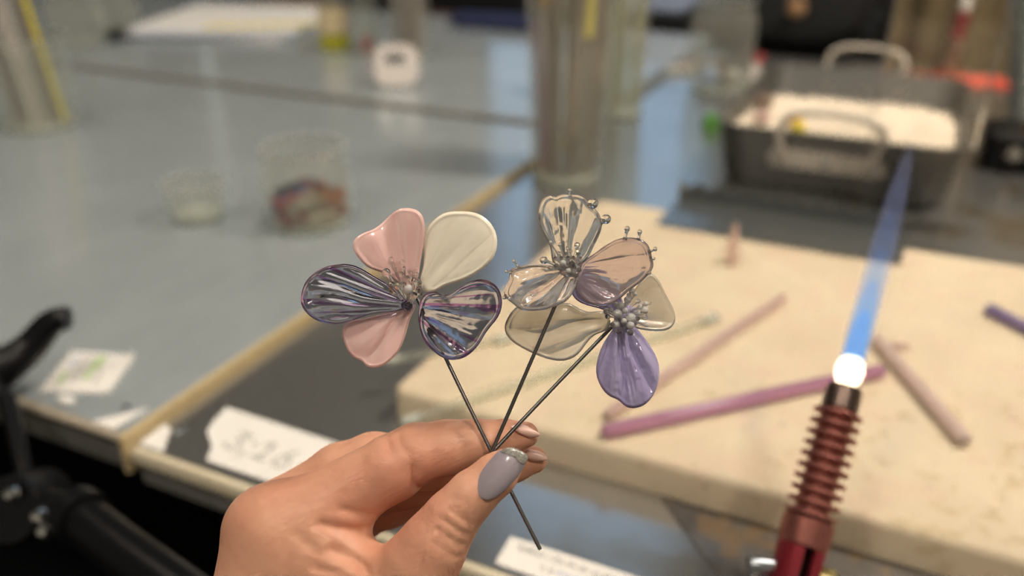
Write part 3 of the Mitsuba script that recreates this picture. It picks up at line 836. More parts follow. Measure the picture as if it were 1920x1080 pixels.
obj('packet', (np.vstack([Vt, Vb]), np.vstack([q, q[:, ::-1] + nn, np.stack([lp, lp + nn, np.roll(lp, -1) + nn, np.roll(lp, -1)], -1)])), 'paper', sc, smooth=True)


def patch(u0, u1, v0, v1, m, name):
    uu, vv = np.meshgrid(np.linspace(u0, u1, 4), np.linspace(v0, v1, 12), indexing='ij')
    Pp = (cs[0] * ((1 - uu) * (1 - vv))[..., None] + cs[1] * (uu * (1 - vv))[..., None] + cs[2] * (uu * vv)[..., None] + cs[3] * ((1 - uu) * vv)[..., None])
    hh = z_at + .0016 + .0045 * np.clip(np.sin(np.pi * uu) * np.sin(np.pi * vv), 0, 1) ** .5
    Vv = np.concatenate([Pp, hh[..., None]], -1).reshape(-1, 3)
    ii = np.arange(48).reshape(4, 12)
    obj(name, (Vv, np.stack([ii[:-1, :-1], ii[1:, :-1], ii[1:, 1:], ii[:-1, 1:]], -1).reshape(-1, 4)), m, sc, smooth=True)


patch(.20, .27, .14, .40, 'ink_green', 'printed_stripe')
patch(.20, .26, .48, .80, 'ink_blue', 'printed_stripe')
for i, u0 in enumerate((.34, .40, .46)):
    patch(u0, u0 + .025, .18, .82, 'ink_pale', 'printed_stripe')
patch(.54, .63, .22, .40, 'ink_green', 'printed_stripe')
patch(.54, .66, .44, .84, 'ink_green', 'printed_stripe')
patch(.72, .76, .14, .44, 'ink_pale', 'printed_stripe')
c = trimesh.creation.icosphere(2, 1.0)
c.vertices *= np.array([.008, .0045, .0022])
c.apply_translation([-.5180, .3390, LT + .0021])
tag(obj('paper_crumb', c, 'paper', smooth=True), 'crumpled scrap of white paper before the sachet', 'paper scrap')


def tape(pts, z, label):
    k = obj('tape_piece', prism(Polygon(pts), z + .0001, z + .0005), 'paper', smooth=False)
    return tag(k, label, 'tape')


tape([(-.4818, .3292), (-.4605, .3292), (-.4575, .3590)], LT, 'triangle of white tape at the right front corner of the left table')
tape([(-.4440, .3340), (-.4215, .3335), (-.4365, .3560), (-.4455, .3590)], TABLE, 'small piece of white tape on the right table beside the wooden edge')
tape([(-.4200, .3945), (-.3060, .3925), (-.2950, .3400), (-.3880, .3390), (-.3960, .3530), (-.4120, .3650), (-.4175, .3800)], TABLE, 'wide strip of white tape with grey handwriting, left of the hand')
hw = meshkit.text_mesh('3;16-', .020, .0003)
hw.apply_transform(trimesh.transformations.rotation_matrix(math.radians(-3), [0, 0, 1]))
hw.apply_translation([-.3930, .3560, TABLE + .0005])
hk = obj('handwriting', hw, 'ink_pale', 'tape_piece_002', smooth=False)
k = thing('printed_label', 'white printed label lying at the table edge below the pin', 'label')
obj('paper', prism(Polygon([(-.1700, .3590), (-.0700, .3600), (-.0690, .3380), (-.1690, .3375)]).buffer(.001), TABLE + .0001, TABLE + .0006), 'paper', k, smooth=False)
lr = np.random.default_rng(12)
xx = -.1630
while xx < -.085:
    wdt = lr.uniform(.0012, .0030)
    obj('print_mark', box(xx, xx + wdt, .3525 - .0005, .3525 + lr.uniform(.0018, .0032), TABLE + .0006, TABLE + .0008), 'ink_grey', k, smooth=False)
    xx += wdt + lr.choice([.0006, .0007, .0024])
xx = -.1450
while xx < -.080:
    wdt = lr.uniform(.0012, .0030)
    obj('print_mark', box(xx, xx + wdt, .3435, .3435 + lr.uniform(.0018, .0032), TABLE + .0006, TABLE + .0008), 'ink_grey' if xx < -.135 else 'ink_blue', k, smooth=False)
    xx += wdt + lr.choice([.0006, .0007, .0024])

# ------------------------------------------------------------------ black clamp arm at the lower left
ca = thing('clamp_arm', 'black clamp arm with bolts and a curved jaw at the left table corner', 'clamp')
jw = spline([(-.585, .300, .770), (-.568, .306, .778), (-.553, .318, .789), (-.541, .342, .803), (-.533, .352, .815), (-.522, .359, .8185)], 30)
jr = np.interp(np.linspace(0, 1, 30), [0, .3, .6, .85, 1], [.018, .016, .012, .010, .0085])
obj('jaw', tube(jw, jr, 18), 'black_plastic', ca)
obj('jaw_pad', tube(spline([(-.60, .306, .80), (-.575, .314, .800), (-.555, .326, .800)], 12), [.012] * 6 + [.011, .010, .009, .008, .006, .003], 14), 'black_plastic', ca)
obj('strut', tube([(-.548, .309, .790), (-.520, .300, .782), (-.476, .2713, .7527)], [.006, .0055, .0055], 12), 'black_plastic', ca)
obj('hinge', lathe_at([(0, .022), (.020, .022), (.022, .019), (.022, -.019), (.020, -.022), (0, -.022)], (-.468, .262, .742), (.35, -.75, .5), n=28), 'black_plastic', ca)
obj('joint', tube([(-.468, .262, .742), (-.440, .262, .748), (-.4171, .2600, .7540)], [.016, .013, .013], 16), 'black_plastic', ca)
obj('tube', tube([(-.4150, .2590, .7560), (-.36, .2470, .757), (-.30, .2350, .758), (-.12, .200, .76)], [.0145, .0145, .0145, .0145], 22), 'black_plastic', ca)
obj('collar', tube([(-.418, .2593, .7565), (-.404, .2568, .757)], .0175, 22), 'black_plastic', ca)
for p in ((-.4560, .2490, .7650), (-.4200, .2410, .7560), (-.4265, .2440, .7625)):
    obj('bolt', lathe_at([(0, .005), (.003, .0045), (.0045, .002), (.005, 0), (0, 0)], p, (.25, -.7, .6), n=18), 'chrome', ca)

# ------------------------------------------------------------------ the torch
TO, TA = np.array([-.0117, .3628, .7853]), np.array([.0525, .6560, .7530])
TA /= np.linalg.norm(TA)
TL = .1007                                          # from TO to the nozzle mouth
torch = thing('bench_torch', 'near dark red finned torch with a long blue flame, before the kiln board', 'torch')
obj('nozzle', lathe_at([(0, TL - .00368), (.00506, TL - .00368), (.0069, TL), (.00856, TL), (.0092, TL - .00276), (.00948, TL - .01242), (.00902, TL - .01288), (0, TL - .01288)][::-1], TO, TA, n=48), 'nozzle_steel', torch, smooth=35)
core_r = .0088
obj('core', lathe_at([(0, TL - .01242), (core_r - .00092, TL - .01242), (core_r, .0276), (core_r, .02392), (0, .02392)][::-1], TO, TA, n=48), 'anodised_red', torch, smooth=35)
for i in range(10):
    z = .03082 + i * .00603
    rf = .01355 - .00009 * i
    cr = core_r - .00037
    obj('fin', lathe_at([(cr, z + .0026), (core_r + .0004, z + .0015), (rf - .0004, z + .0010), (rf, z + .0005), (rf, z - .0005), (rf - .0004, z - .0010), (core_r + .0004, z - .0015), (cr, z - .0026)][::-1], TO, TA, n=48), 'anodised_red', torch, smooth=30)
obj('collar', lathe_at([(0, .02898), (.01196, .02898), (.01306, .02788), (.01306, .01518), (.01233, .01426), (0, .01426)][::-1], TO, TA, n=56), 'anodised_red', torch, smooth=30)
# slotted lower body
e1 = np.cross(TA, FW)
e1 /= np.linalg.norm(e1)
e2 = np.cross(TA, e1)
Mt = np.eye(4)
Mt[:3, 0], Mt[:3, 1], Mt[:3, 2], Mt[:3, 3] = e1, e2, TA, TO
ring_ = Polygon([(math.cos(a) * .01224, math.sin(a) * .01224) for a in np.linspace(0, 2 * np.pi, 49)[:-1]])
hole = Polygon([(math.cos(a) * .00782, math.sin(a) * .00782) for a in np.linspace(0, 2 * np.pi, 33)[:-1]])
slot = Polygon([(-.00294, -.02), (.00294, -.02), (.00294, .02), (-.00294, .02)])
for pc in ring_.difference(hole).difference(slot).geoms:
    m_ = trimesh.creation.extrude_polygon(pc, .0285, engine='earcut')
    m_.apply_translation([0, 0, -.013])
    m_.apply_transform(Mt)
    obj('slotted_body', m_, 'deep_red', torch, smooth=30)
obj('inner_tube', lathe_at([(0, .0148), (.0048, .0148), (.0048, -.012), (0, -.012)][::-1], TO, TA, n=24), 'nozzle_steel', torch)
foot = TO - TA * .010
obj('stem', tube([foot + TA * .006, foot, foot + np.array([0, -.001, -.006]), np.array([foot[0], foot[1] - .001, TABLE + .006])], [.0060, .0062, .0066, .0066], 18), 'nozzle_steel', torch)
obj('foot', prism(Polygon([(foot[0] + math.cos(a) * .0125, foot[1] - .001 + math.sin(a) * .0125) for a in np.linspace(0, 2 * np.pi, 40)[:-1]]), TABLE + .0016, TABLE + .0066, .001), 'nozzle_steel', torch)
vk = TO + TA * .004 - RT * .0145
obj('gas_valve', tube([vk + RT * .003, vk - RT * .005, vk - RT * .010], [.0042, .0055, .0055], 16), 'zinc', torch)
b_ = TO + RT * .0170 + np.array([0, -.002, -.004])
obj('gas_fitting', lathe_at([(0, .011), (.0042, .010), (.0055, .0065), (.0055, -.007), (0, -.007)], b_, (.1, -.5, .8), n=20), 'brass', torch)
tip = TO + TA * TL
fk = obj('flame_core', lathe_at([(0, .01702), (.00345, .01656), (.0062, .0138), (.0073, .00966), (.0069, .00552), (.0052, .00184), (.00414, -.00046), (0, -.00046)][::-1], tip, TA, n=40), 'paper', torch, emitter={'type': 'area', 'radiance': rgb(7.5, 5.6, 3.6), 'sampling_weight': .5})
labels[fk] = {'label': 'white hot base of the flame'}
for i, (rs, ln, em, tint) in enumerate(((1.0, .145, (.055, .056, .078), (.95, .955, .975)), (.92, .139, (.050, .052, .078), (.95, .955, .98)), (.84, .126, (.012, .018, .040), (.94, .96, .99)),
                                       (.76, .104, (.0, .020, .060), (.91, .95, 1.0)), (.68, .080, (.0, .035, .11), (.86, .93, 1.0)), (.60, .062, (.0, .055, .19), (.80, .91, 1.0)), (.52, .044, (.0, .08, .27), (.76, .89, 1.0)))):
    mat(f'flame_air_{i}', type='thindielectric', int_ior=1.0001, specular_transmittance=tint)
    pf = [(0, .0125), (.0072 * rs, .0125)] + [(r_ * rs, .0125 + (ln - .0125) * f_) for r_, f_ in ((.0076, .12), (.0076, .32), (.0068, .56), (.0053, .78), (.0030, .94), (0, 1))]
    fk = obj('flame', lathe_at(pf, tip, TA, n=36), f'flame_air_{i}', torch, emitter={'type': 'area', 'radiance': rgb(*em), 'sampling_weight': .03})
    labels[fk] = {'label': 'blue flame'}

# ------------------------------------------------------------------ the three glass flowers, in a frame of millimetres at the pinching fingers
O = EYE + FW * .28 + RT * ((920 - 960) / 1620 * .28) - UP * ((845 - 540) / 1620 * .28)


def W(p):
    p = np.asarray(p, float)
    return O + (p[..., 0:1] * RT + p[..., 1:2] * UP - p[..., 2:3] * FW) / 1000.0


def vec(p):
    p = np.asarray(p, float)
    return p[0] * RT + p[1] * UP - p[2] * FW


def petal(parent, outline, m, base, w0, tip, T_=2.4, grooves=6, amp=.35, cup=1.5, fine=.05, rim=.25, seed=0, N=300, K=54, fold=None, name='petal', curl=0.0):
    P = spline(outline, N, closed=True)
    if Polygon(P).exterior.is_ccw is False:
        P = P[::-1]
    C = np.array(Polygon(P).centroid.coords[0])
    base = np.asarray(base[:2], float)
    e = C - base
    Lh = np.linalg.norm(e)
    e /= Lh
    f = np.array([-e[1], e[0]])
    Lt = ((P - base) @ e).max()
    Wd = np.abs((P - base) @ f).max()
    r = np.sin(np.linspace(0, 1, K) * np.pi / 2)
    r[0] = 0
    XY = C + r[:, None, None] * (P - C)[None]
    s = ((XY - base) @ e) / Lt
    t = (XY - base) @ f
    rr_ = np.broadcast_to(r[:, None], s.shape)
    phi = np.arctan2(t, np.maximum(s * Lt, 0) + 4.0)
    g = np.random.default_rng(100 + seed)
    ph = g.uniform(0, 6.28, 4)
    sp_ = max(np.abs(phi).max(), .3)
    a1 = phi / sp_
    wob = .5 * meshkit.noise(np.stack([s * 3, a1 * 2, a1 * 0 + seed], -1), 3)
    q1 = a1 * grooves * 1.5 + ph[0] + wob * 2.6
    ridge = 1.6 * np.abs(np.sin(q1)) ** .8 - 1.0 + .45 * np.sin(a1 * grooves * 3.3 + ph[1] + wob * 4) + .22 * (meshkit.noise(np.stack([a1 * grooves * 3.5 + 7, s * 1.5, a1 * 0 + seed], -1), 4) - .5)
    env = np.clip(1 - rr_ ** 5, 0, 1) * np.clip(s * 2.2 + .15, 0, 1)
    rid = amp * ridge * env
    fn = fine * (meshkit.noise(np.stack([a1 * 20, s * 7, a1 * 0 + seed], -1), 5) - .5) * env * 2
    fn = fn + fine * 1.4 * (meshkit.noise(np.stack([XY[..., 0] * .8, XY[..., 1] * .8, s * 0], -1), 6) - .5) * env
    mid = w0 + tip * s + cup * (t / Wd) ** 2 + curl * np.sin(np.pi * np.clip(s, 0, 1))
    if fold:
        mid = mid + fold[1] * np.exp(-((a1 - fold[0]) / .22) ** 2) * np.clip(s, 0, 1)
    th = T_ / 2 * np.sqrt(np.clip(1 - rr_ ** 4, 0, 1)) * (.75 + .25 * np.clip(1.4 - s, 0, 1)) + rim * np.exp(-((rr_ - .93) / .045) ** 2)
    th = th * (rr_ < .9999)
    und = meshkit.noise(np.stack([a1 * 2.2 + seed, s * 2.2, s * 0], -1), 9) - .5
    zf = mid + th + rid + fn + und * .8 * env
    zb = mid - th + .45 * rid * np.cos(a1 * 3 + ph[3]) + und * .5 * env
    zb = np.minimum(zb, zf - .25 * (rr_ < .9999))
    nv = K * N
    Vf = np.concatenate([XY, zf[..., None]], -1).reshape(-1, 3)
    Vb_ = np.concatenate([XY, zb[..., None]], -1).reshape(-1, 3)
    Vb_[-N:] = Vf[-N:] = (Vf[-N:] + Vb_[-N:]) / 2
    ids_f = np.arange(nv).reshape(K, N)
    ids_b = ids_f + nv
    ids_b[-1] = ids_f[-1]

    def faces(I, flip):
        a_, b_ = I[1:-1], I[2:]
        a2, b2 = np.roll(a_, -1, 1), np.roll(b_, -1, 1)
        F_ = np.concatenate([np.stack([a_, b_, b2], -1).reshape(-1, 3), np.stack([a_, b2, a2], -1).reshape(-1, 3),
                             np.stack([np.full(N, I[0, 0]), I[1], np.roll(I[1], -1)], -1)])
        return F_[:, ::-1] if flip else F_

    F_ = np.vstack([faces(ids_f, False), faces(ids_b, True)])
    Vm = W(np.vstack([Vf, Vb_]))
    uv = np.column_stack([np.tile(rr_.ravel(), 2), np.tile((a1 * .5 + .5).ravel(), 2)])
    used = np.unique(F_)
    remap = np.full(len(Vm), -1)
    remap[used] = np.arange(len(used))
    return obj(name, (Vm[used], remap[F_]), m, parent, smooth=True, uv=uv[used])


def stamen(parent, centre, p, m):
    """A thin glass stalk that ends in a drop."""
    a, b, r_ = np.array(centre[:3], float), np.array(p[:3], float), p[3]
    root = a + (b - a) * .25 - np.array([0, 0, 1.0])
    L_ = np.linalg.norm(b - root)
    if L_ < 1.0:
        root = b - np.array([0, 0, 2.0])
        L_ = 2.0
    d = (b - root) / L_
    ts = np.concatenate([np.linspace(0, 1 - min(r_ / L_, .6), 5)[:-1] * L_, L_ + r_ * np.cos(np.linspace(np.pi * .82, 0, 10))])
    ra = np.concatenate([np.full(4, max(.28, r_ * .38)), r_ * np.sin(np.linspace(np.pi * .82, 0, 10))])
    ra[-1] = .02
    obj('stamen', tube(W(root + ts[:, None] * d), ra / 1000, 12), m, parent, smooth=True)


def pin(parent, pts):
    a = W(np.array(pts))
    k = obj('wire', tube(spline(a, 30) if len(a) > 2 else a, .00061, 14), 'pin_steel', parent, smooth=60)
    labels[k] = {'label': 'thin steel wire stem'}


CEN = {"a":[-27.3,47.1,-4.0],"b":[24.8,58.7,2.0],"c":[42.5,42.9,-8.0]}
PINS = [[[-24.6,49.2,-8.0],[0.1,0.6,3.0],[15.8,-29.3,9.0]],[[24.9,56.3,0.0],[1.0,1.7,4.4],[-3.3,-8.1,5.0]],[[40.8,40.2,-9.0],[1.8,1.2,1.8],[-5.8,-6.3,5.5]]]
DROPS = [[25.3,83.7,3.0,0.46,25.3,82.4,2.0,"CLEAR_TOP"],[32.6,79.6,3.0,1.08,32.0,78.8,2.0,"CLEAR_TOP"],[36.8,74.6,3.0,1.0,35.2,73.9,2.0,"CLEAR_TOP"],[43.3,71.4,3.0,0.58,42.7,68.4,2.0,"CLEAR_RIGHT"],[47.3,70.4,3.0,0.5,47.0,68.4,2.0,"CLEAR_RIGHT"],[52.1,65.0,3.0,0.46,50.6,64.3,2.0,"CLEAR_RIGHT"],[51.7,62.0,3.0,0.33,51.0,62.2,2.0,"CLEAR_RIGHT"],[50.5,57.5,3.0,0.29,49.8,57.1,2.0,"CLEAR_RIGHT"],[7.6,61.2,3.0,0.37,8.9,59.4,2.0,"CLEAR_LEFT"],[5.3,57.9,3.0,0.37,6.5,57.6,2.0,"CLEAR_LEFT"],[4.5,49.7,3.0,0.42,6.0,49.6,2.0,"CLEAR_LEFT"],[27.6,66.4,6.0,0.58,28.0,63.8,5.0,"CLEAR_TOP"]]

fa = thing('glass_flower', 'five petalled glass flower in pink, ivory and purple, leftmost of the three held', 'glass flower')
ca_ = CEN['a']
petal(fa, [[-30.3,54.5],[-35.9,57.9],[-39.6,59.4],[-42.5,62.4],[-44.1,65.5],[-43.9,67.7],[-41.6,70.1],[-37.7,71.9],[-35.0,74.2],[-32.2,76.7],[-29.1,78.3],[-26.0,78.4],[-23.2,77.4],[-21.6,75.1],[-21.2,72.1],[-21.7,67.4],[-22.4,63.1],[-23.2,58.8],[-24.2,55.1],[-27.3,53.2]], 'milk_pink', ca_, -3.0, 4.0, T_=2.6, grooves=2.2, amp=.42, cup=2.6, seed=1, fine=.02, fold=(.1, -1.8))
petal(fa, [[-21.4,51.4],[-23.1,54.2],[-22.4,58.8],[-21.9,64.3],[-21.9,68.7],[-20.8,71.7],[-18.0,75.1],[-14.3,77.2],[-10.0,77.6],[-5.7,77.3],[-2.3,75.9],[0.5,73.0],[2.0,69.3],[1.9,65.6],[0.8,62.5],[-1.7,59.7],[-5.7,56.9],[-11.2,54.5],[-16.2,52.8],[-18.9,51.4]], 'milk_ivory', ca_, -3.5, 2.5, T_=2.6, grooves=2.4, amp=.30, cup=1.4, seed=2, fine=.015)
petal(fa, [[-25.0,47.0],[-30.0,45.8],[-36.2,44.2],[-42.4,42.7],[-47.4,41.3],[-49.0,39.0],[-48.7,35.2],[-47.4,31.8],[-45.2,29.5],[-42.7,28.3],[-41.7,27.2],[-39.6,26.4],[-36.8,26.7],[-33.4,28.7],[-30.3,32.1],[-28.6,35.9],[-27.4,40.2],[-26.3,43.6]], 'milk_pink', ca_, -5.5, -1.0, T_=2.6, grooves=2.4, amp=.42, cup=2.0, seed=3, fine=.02)
petal(fa, [[-21.4,50.8],[-18.0,51.5],[-14.9,50.5],[-12.5,51.3],[-10.0,53.1],[-6.3,54.9],[-2.6,55.5],[0.5,54.5],[2.8,52.0],[3.7,48.3],[3.0,44.6],[1.1,41.5],[-1.4,38.4],[-3.2,35.4],[-6.0,32.0],[-9.1,30.0],[-13.1,29.5],[-16.8,30.9],[-19.9,33.4],[-22.2,36.6],[-23.4,40.3],[-23.7,44.6],[-23.1,48.3]], 'glass_lilac', ca_, -2.5, 2.0, T_=2.6, grooves=4.6, amp=.55, cup=2.2, seed=4, fine=.06, rim=.22)
petal(fa, [[-26.6,47.1],[-28.5,49.5],[-34.0,54.2],[-38.4,56.9],[-42.1,59.1],[-46.4,60.5],[-50.1,60.3],[-54.4,59.2],[-58.1,56.9],[-60.2,54.5],[-61.3,51.4],[-61.4,47.7],[-60.1,45.2],[-57.2,42.8],[-53.8,41.4],[-49.5,41.0],[-45.8,41.8],[-40.8,43.6],[-34.7,44.7],[-29.1,45.5]], 'glass_lilac', ca_, -2.0, 1.5, T_=2.6, grooves=5.2, amp=.50, cup=1.6, seed=5, fine=.06, rim=.22)
for i, s in enumerate([[-32.1,62.0,1.3,0.85],[-33.3,57.7,3.5,1.39],[-28.2,60.9,3.7,0.94],[-24.1,59.1,1.9,0.63],[-30.6,52.0,5.9,1.61],[-26.8,55.3,2.7,1.48],[-24.9,55.3,3.4,1.17],[-23.1,54.4,4.2,1.26],[-26.3,52.2,3.6,1.79],[-26.1,46.9,4.3,1.52],[-29.4,53.8,3.6,0.99],[-23.4,52.2,3.3,1.12],[-24.3,50.4,4.8,1.12],[-22.6,51.1,2.6,0.9],[-28.4,57.1,4.2,0.9],[-30.4,58.6,2.3,0.76],[-27.7,59.1,3.0,0.58],[-25.5,57.5,4.2,0.67],[-23.7,57.1,2.3,0.67],[-27.6,54.0,4.9,0.9],[-31.6,54.0,3.6,0.9]]):
    stamen(fa, ca_, s, 'stamen_milky' if i == 8 else 'glass_stamen')
hb_ = trimesh.creation.icosphere(3, .0022)
hb_.apply_translation(W(np.array([ca_[0], ca_[1], -4.0])))
obj('hub', hb_, 'milk_violet', fa, smooth=True, uv=np.zeros((len(hb_.vertices), 2)) + .5)
pin(fa, PINS[0])

fb = thing('glass_flower', 'three petalled clear blush glass flower, topmost of the right hand pair', 'glass flower')
cb_ = CEN['b']
pb = {}
pb['CLEAR_TOP'] = petal(fb, [[24.1,58.5],[20.8,59.8],[19.5,63.1],[19.0,66.0],[17.3,69.3],[15.7,72.6],[15.1,75.9],[15.7,79.2],[17.1,81.5],[18.9,82.2],[20.3,81.8],[21.7,82.3],[24.1,82.7],[26.6,82.7],[28.9,82.3],[30.5,80.8],[32.0,79.0],[33.6,77.5],[35.1,74.8],[35.4,72.2],[34.4,68.9],[33.0,66.0],[31.6,63.1],[28.3,59.8]], 'glass_clear', cb_, 2.0, 3.0, T_=2.6, grooves=3.4, amp=.70, cup=2.2, seed=6, fine=.07, rim=.35)
pb['CLEAR_RIGHT'] = petal(fb, [[27.7,57.3],[29.1,60.6],[32.4,63.2],[35.7,65.6],[39.0,67.6],[42.7,68.7],[46.5,68.5],[49.3,67.2],[50.8,64.7],[51.4,62.2],[51.8,59.6],[50.2,56.9],[47.9,54.6],[44.8,52.3],[41.9,49.8],[39.0,47.8],[36.1,46.9],[32.4,47.6],[29.1,49.8],[27.4,52.3],[26.8,55.2]], 'glass_blush_milky', cb_, 1.5, 4.0, T_=3.0, grooves=3.6, amp=.55, cup=1.6, seed=7, fine=.09, rim=.3)
pb['CLEAR_LEFT'] = petal(fb, [[28.5,56.0],[25.8,57.6],[21.7,59.4],[17.5,60.1],[13.4,60.3],[9.3,59.6],[6.3,58.2],[6.0,55.8],[5.1,53.2],[4.4,50.7],[5.8,48.8],[7.8,47.2],[9.7,45.9],[13.0,45.5],[16.3,45.7],[19.6,46.6],[23.3,48.0],[25.8,50.3],[27.4,53.2]], 'glass_blush', cb_, 2.5, 4.5, T_=2.8, grooves=4.6, amp=.62, cup=1.8, seed=8, fine=.07, rim=.35)
for i, s in enumerate([[19.2,67.2,5.8,0.58],[22.0,66.3,7.5,0.67],[24.3,65.2,9.0,0.58],[27.5,66.3,6.8,0.58],[23.7,63.2,9.0,0.83],[25.8,60.0,7.9,1.25],[27.8,60.4,8.4,1.08],[22.8,60.4,10.3,1.08],[20.9,59.6,8.1,0.92],[24.5,62.0,9.4,0.75],[26.2,62.1,7.5,0.83],[27.8,58.4,8.4,0.92],[20.5,62.0,9.4,0.67],[21.8,63.7,7.6,0.58],[24.5,58.0,9.7,0.92],[17.0,61.5,6.3,1.25],[26.8,56.6,8.4,0.83],[25.3,64.4,9.1,0.58],[22.5,62.0,8.2,0.75],[28.2,62.0,8.7,0.67],[19.0,59.2,7.0,0.75],[17.7,58.4,7.7,0.58]]):
    stamen(fb, cb_, s, 'glass_stamen' if i % 7 else 'stamen_milky')
for x, y, w_, r_, bx, by, bw, s in DROPS:
    r_ *= 1.6
    base_w = {'CLEAR_TOP': 5.0, 'CLEAR_RIGHT': 6.5, 'CLEAR_LEFT': 7.5}[s]
    q0, q1 = np.array([bx, by, base_w]), np.array([x, y, base_w + .3])
    L_ = max(np.linalg.norm(q1 - q0), .3)
    d = (q1 - q0) / L_
    ts = np.concatenate([[-.5, L_ * .3], L_ + r_ * np.cos(np.linspace(np.pi * .8, 0, 8))])
    ra = np.concatenate([[r_ * .9, r_ * .55], r_ * np.sin(np.linspace(np.pi * .8, 0, 8))])
    ra[-1] = .02
    obj('droplet', tube(W(q0 + ts[:, None] * d), ra / 1000, 12), 'glass_stamen', fb, smooth=True)
hb_ = trimesh.creation.icosphere(3, .0030)
hb_.apply_translation(W(np.array([cb_[0], cb_[1], 2.0])))
obj('hub', hb_, 'glass_blush', fb, smooth=True)
pin(fb, PINS[1])

fc = thing('glass_flower', 'glass flower with a violet lower petal and two smoky ivory petals', 'glass flower')
cc_ = CEN['c']
petal(fc, [[42.3,43.4],[38.4,44.9],[35.2,46.1],[30.5,47.5],[27.4,50.0],[26.8,53.5],[29.0,57.1],[33.7,58.6],[39.1,56.3],[43.0,50.8],[44.2,46.1]], 'milk_violet', cc_, -10.0, -1.0, T_=2.4, grooves=2, amp=.2, cup=1.0, seed=9, fine=.01)
petal(fc, [[39.6,41.5],[36.5,45.0],[33.4,44.8],[29.5,45.8],[25.6,47.7],[19.5,47.3],[13.3,48.1],[8.6,46.6],[5.4,42.7],[4.5,39.2],[5.9,36.1],[9.4,33.4],[14.8,30.7],[20.2,29.0],[24.1,28.8],[28.0,30.3],[31.5,34.2],[34.9,37.3],[38.8,39.2]], 'opal_ivory', cc_, -7.5, 1.5, T_=2.6, grooves=3.0, amp=.36, cup=1.8, seed=10, fine=.03)
petal(fc, [[44.6,43.9],[46.5,50.0],[50.4,55.5],[53.1,57.5],[56.2,55.1],[58.5,50.8],[60.9,46.2],[61.7,41.9],[59.8,39.2],[55.8,38.3],[50.4,38.8],[46.2,40.4]], 'opal_ivory', cc_, -8.5, -2.0, T_=2.4, grooves=2.2, amp=.25, cup=1.2, seed=11, fine=.02)
petal(fc, [[42.4,41.6],[40.1,38.9],[37.4,34.7],[35.4,29.7],[34.8,24.7],[36.3,20.1],[39.4,16.9],[41.7,15.9],[44.3,13.8],[47.8,13.4],[51.6,15.3],[54.3,19.2],[55.6,23.9],[54.9,29.3],[52.4,33.9],[49.3,38.2],[46.3,40.8]], 'milk_violet', cc_, -6.5, 3.0, T_=3.6, grooves=3.4, amp=.85, cup=-1.2, seed=12, fine=.22)
for i, s in enumerate([[37.5,45.2,0.3,1.08],[37.8,43.5,1.5,0.92],[40.7,44.4,3.2,1.54],[40.3,41.0,1.2,1.41],[41.3,39.0,2.1,1.25],[45.3,42.9,1.1,1.75],[45.0,40.7,1.9,1.41],[44.9,38.4,2.5,1.08],[44.3,48.9,1.0,1.25],[41.8,47.3,2.4,1.08],[47.7,48.5,0.2,0.83],[50.1,47.7,1.0,0.83],[49.7,45.6,2.3,1.16],[49.7,43.3,0.8,1.04],[50.2,40.9,1.6,0.92],[48.5,46.6,0.3,0.92],[47.3,42.9,1.8,0.83],[45.4,52.0,2.0,1.0],[44.7,50.4,0.7,0.83],[51.5,47.7,1.3,0.42],[40.6,47.4,0.5,0.83],[43.3,45.4,2.3,1.0],[39.1,40.9,2.7,0.83],[48.0,44.6,1.1,0.92],[42.8,42.1,2.8,1.0],[43.9,40.0,0.7,0.92],[38.8,45.8,1.6,0.75],[46.6,50.8,2.1,0.67]]):
    stamen(fc, cc_, s, 'stamen_milky' if i % 3 != 1 else 'glass_stamen')
hb_ = trimesh.creation.icosphere(3, .0042)
hb_.apply_translation(W(np.array([cc_[0] + 2.5, cc_[1], -7.5])))
obj('hub', hb_, 'milk_violet', fc, smooth=True, uv=np.zeros((len(hb_.vertices), 2)) + .5)
pin(fc, PINS[2])

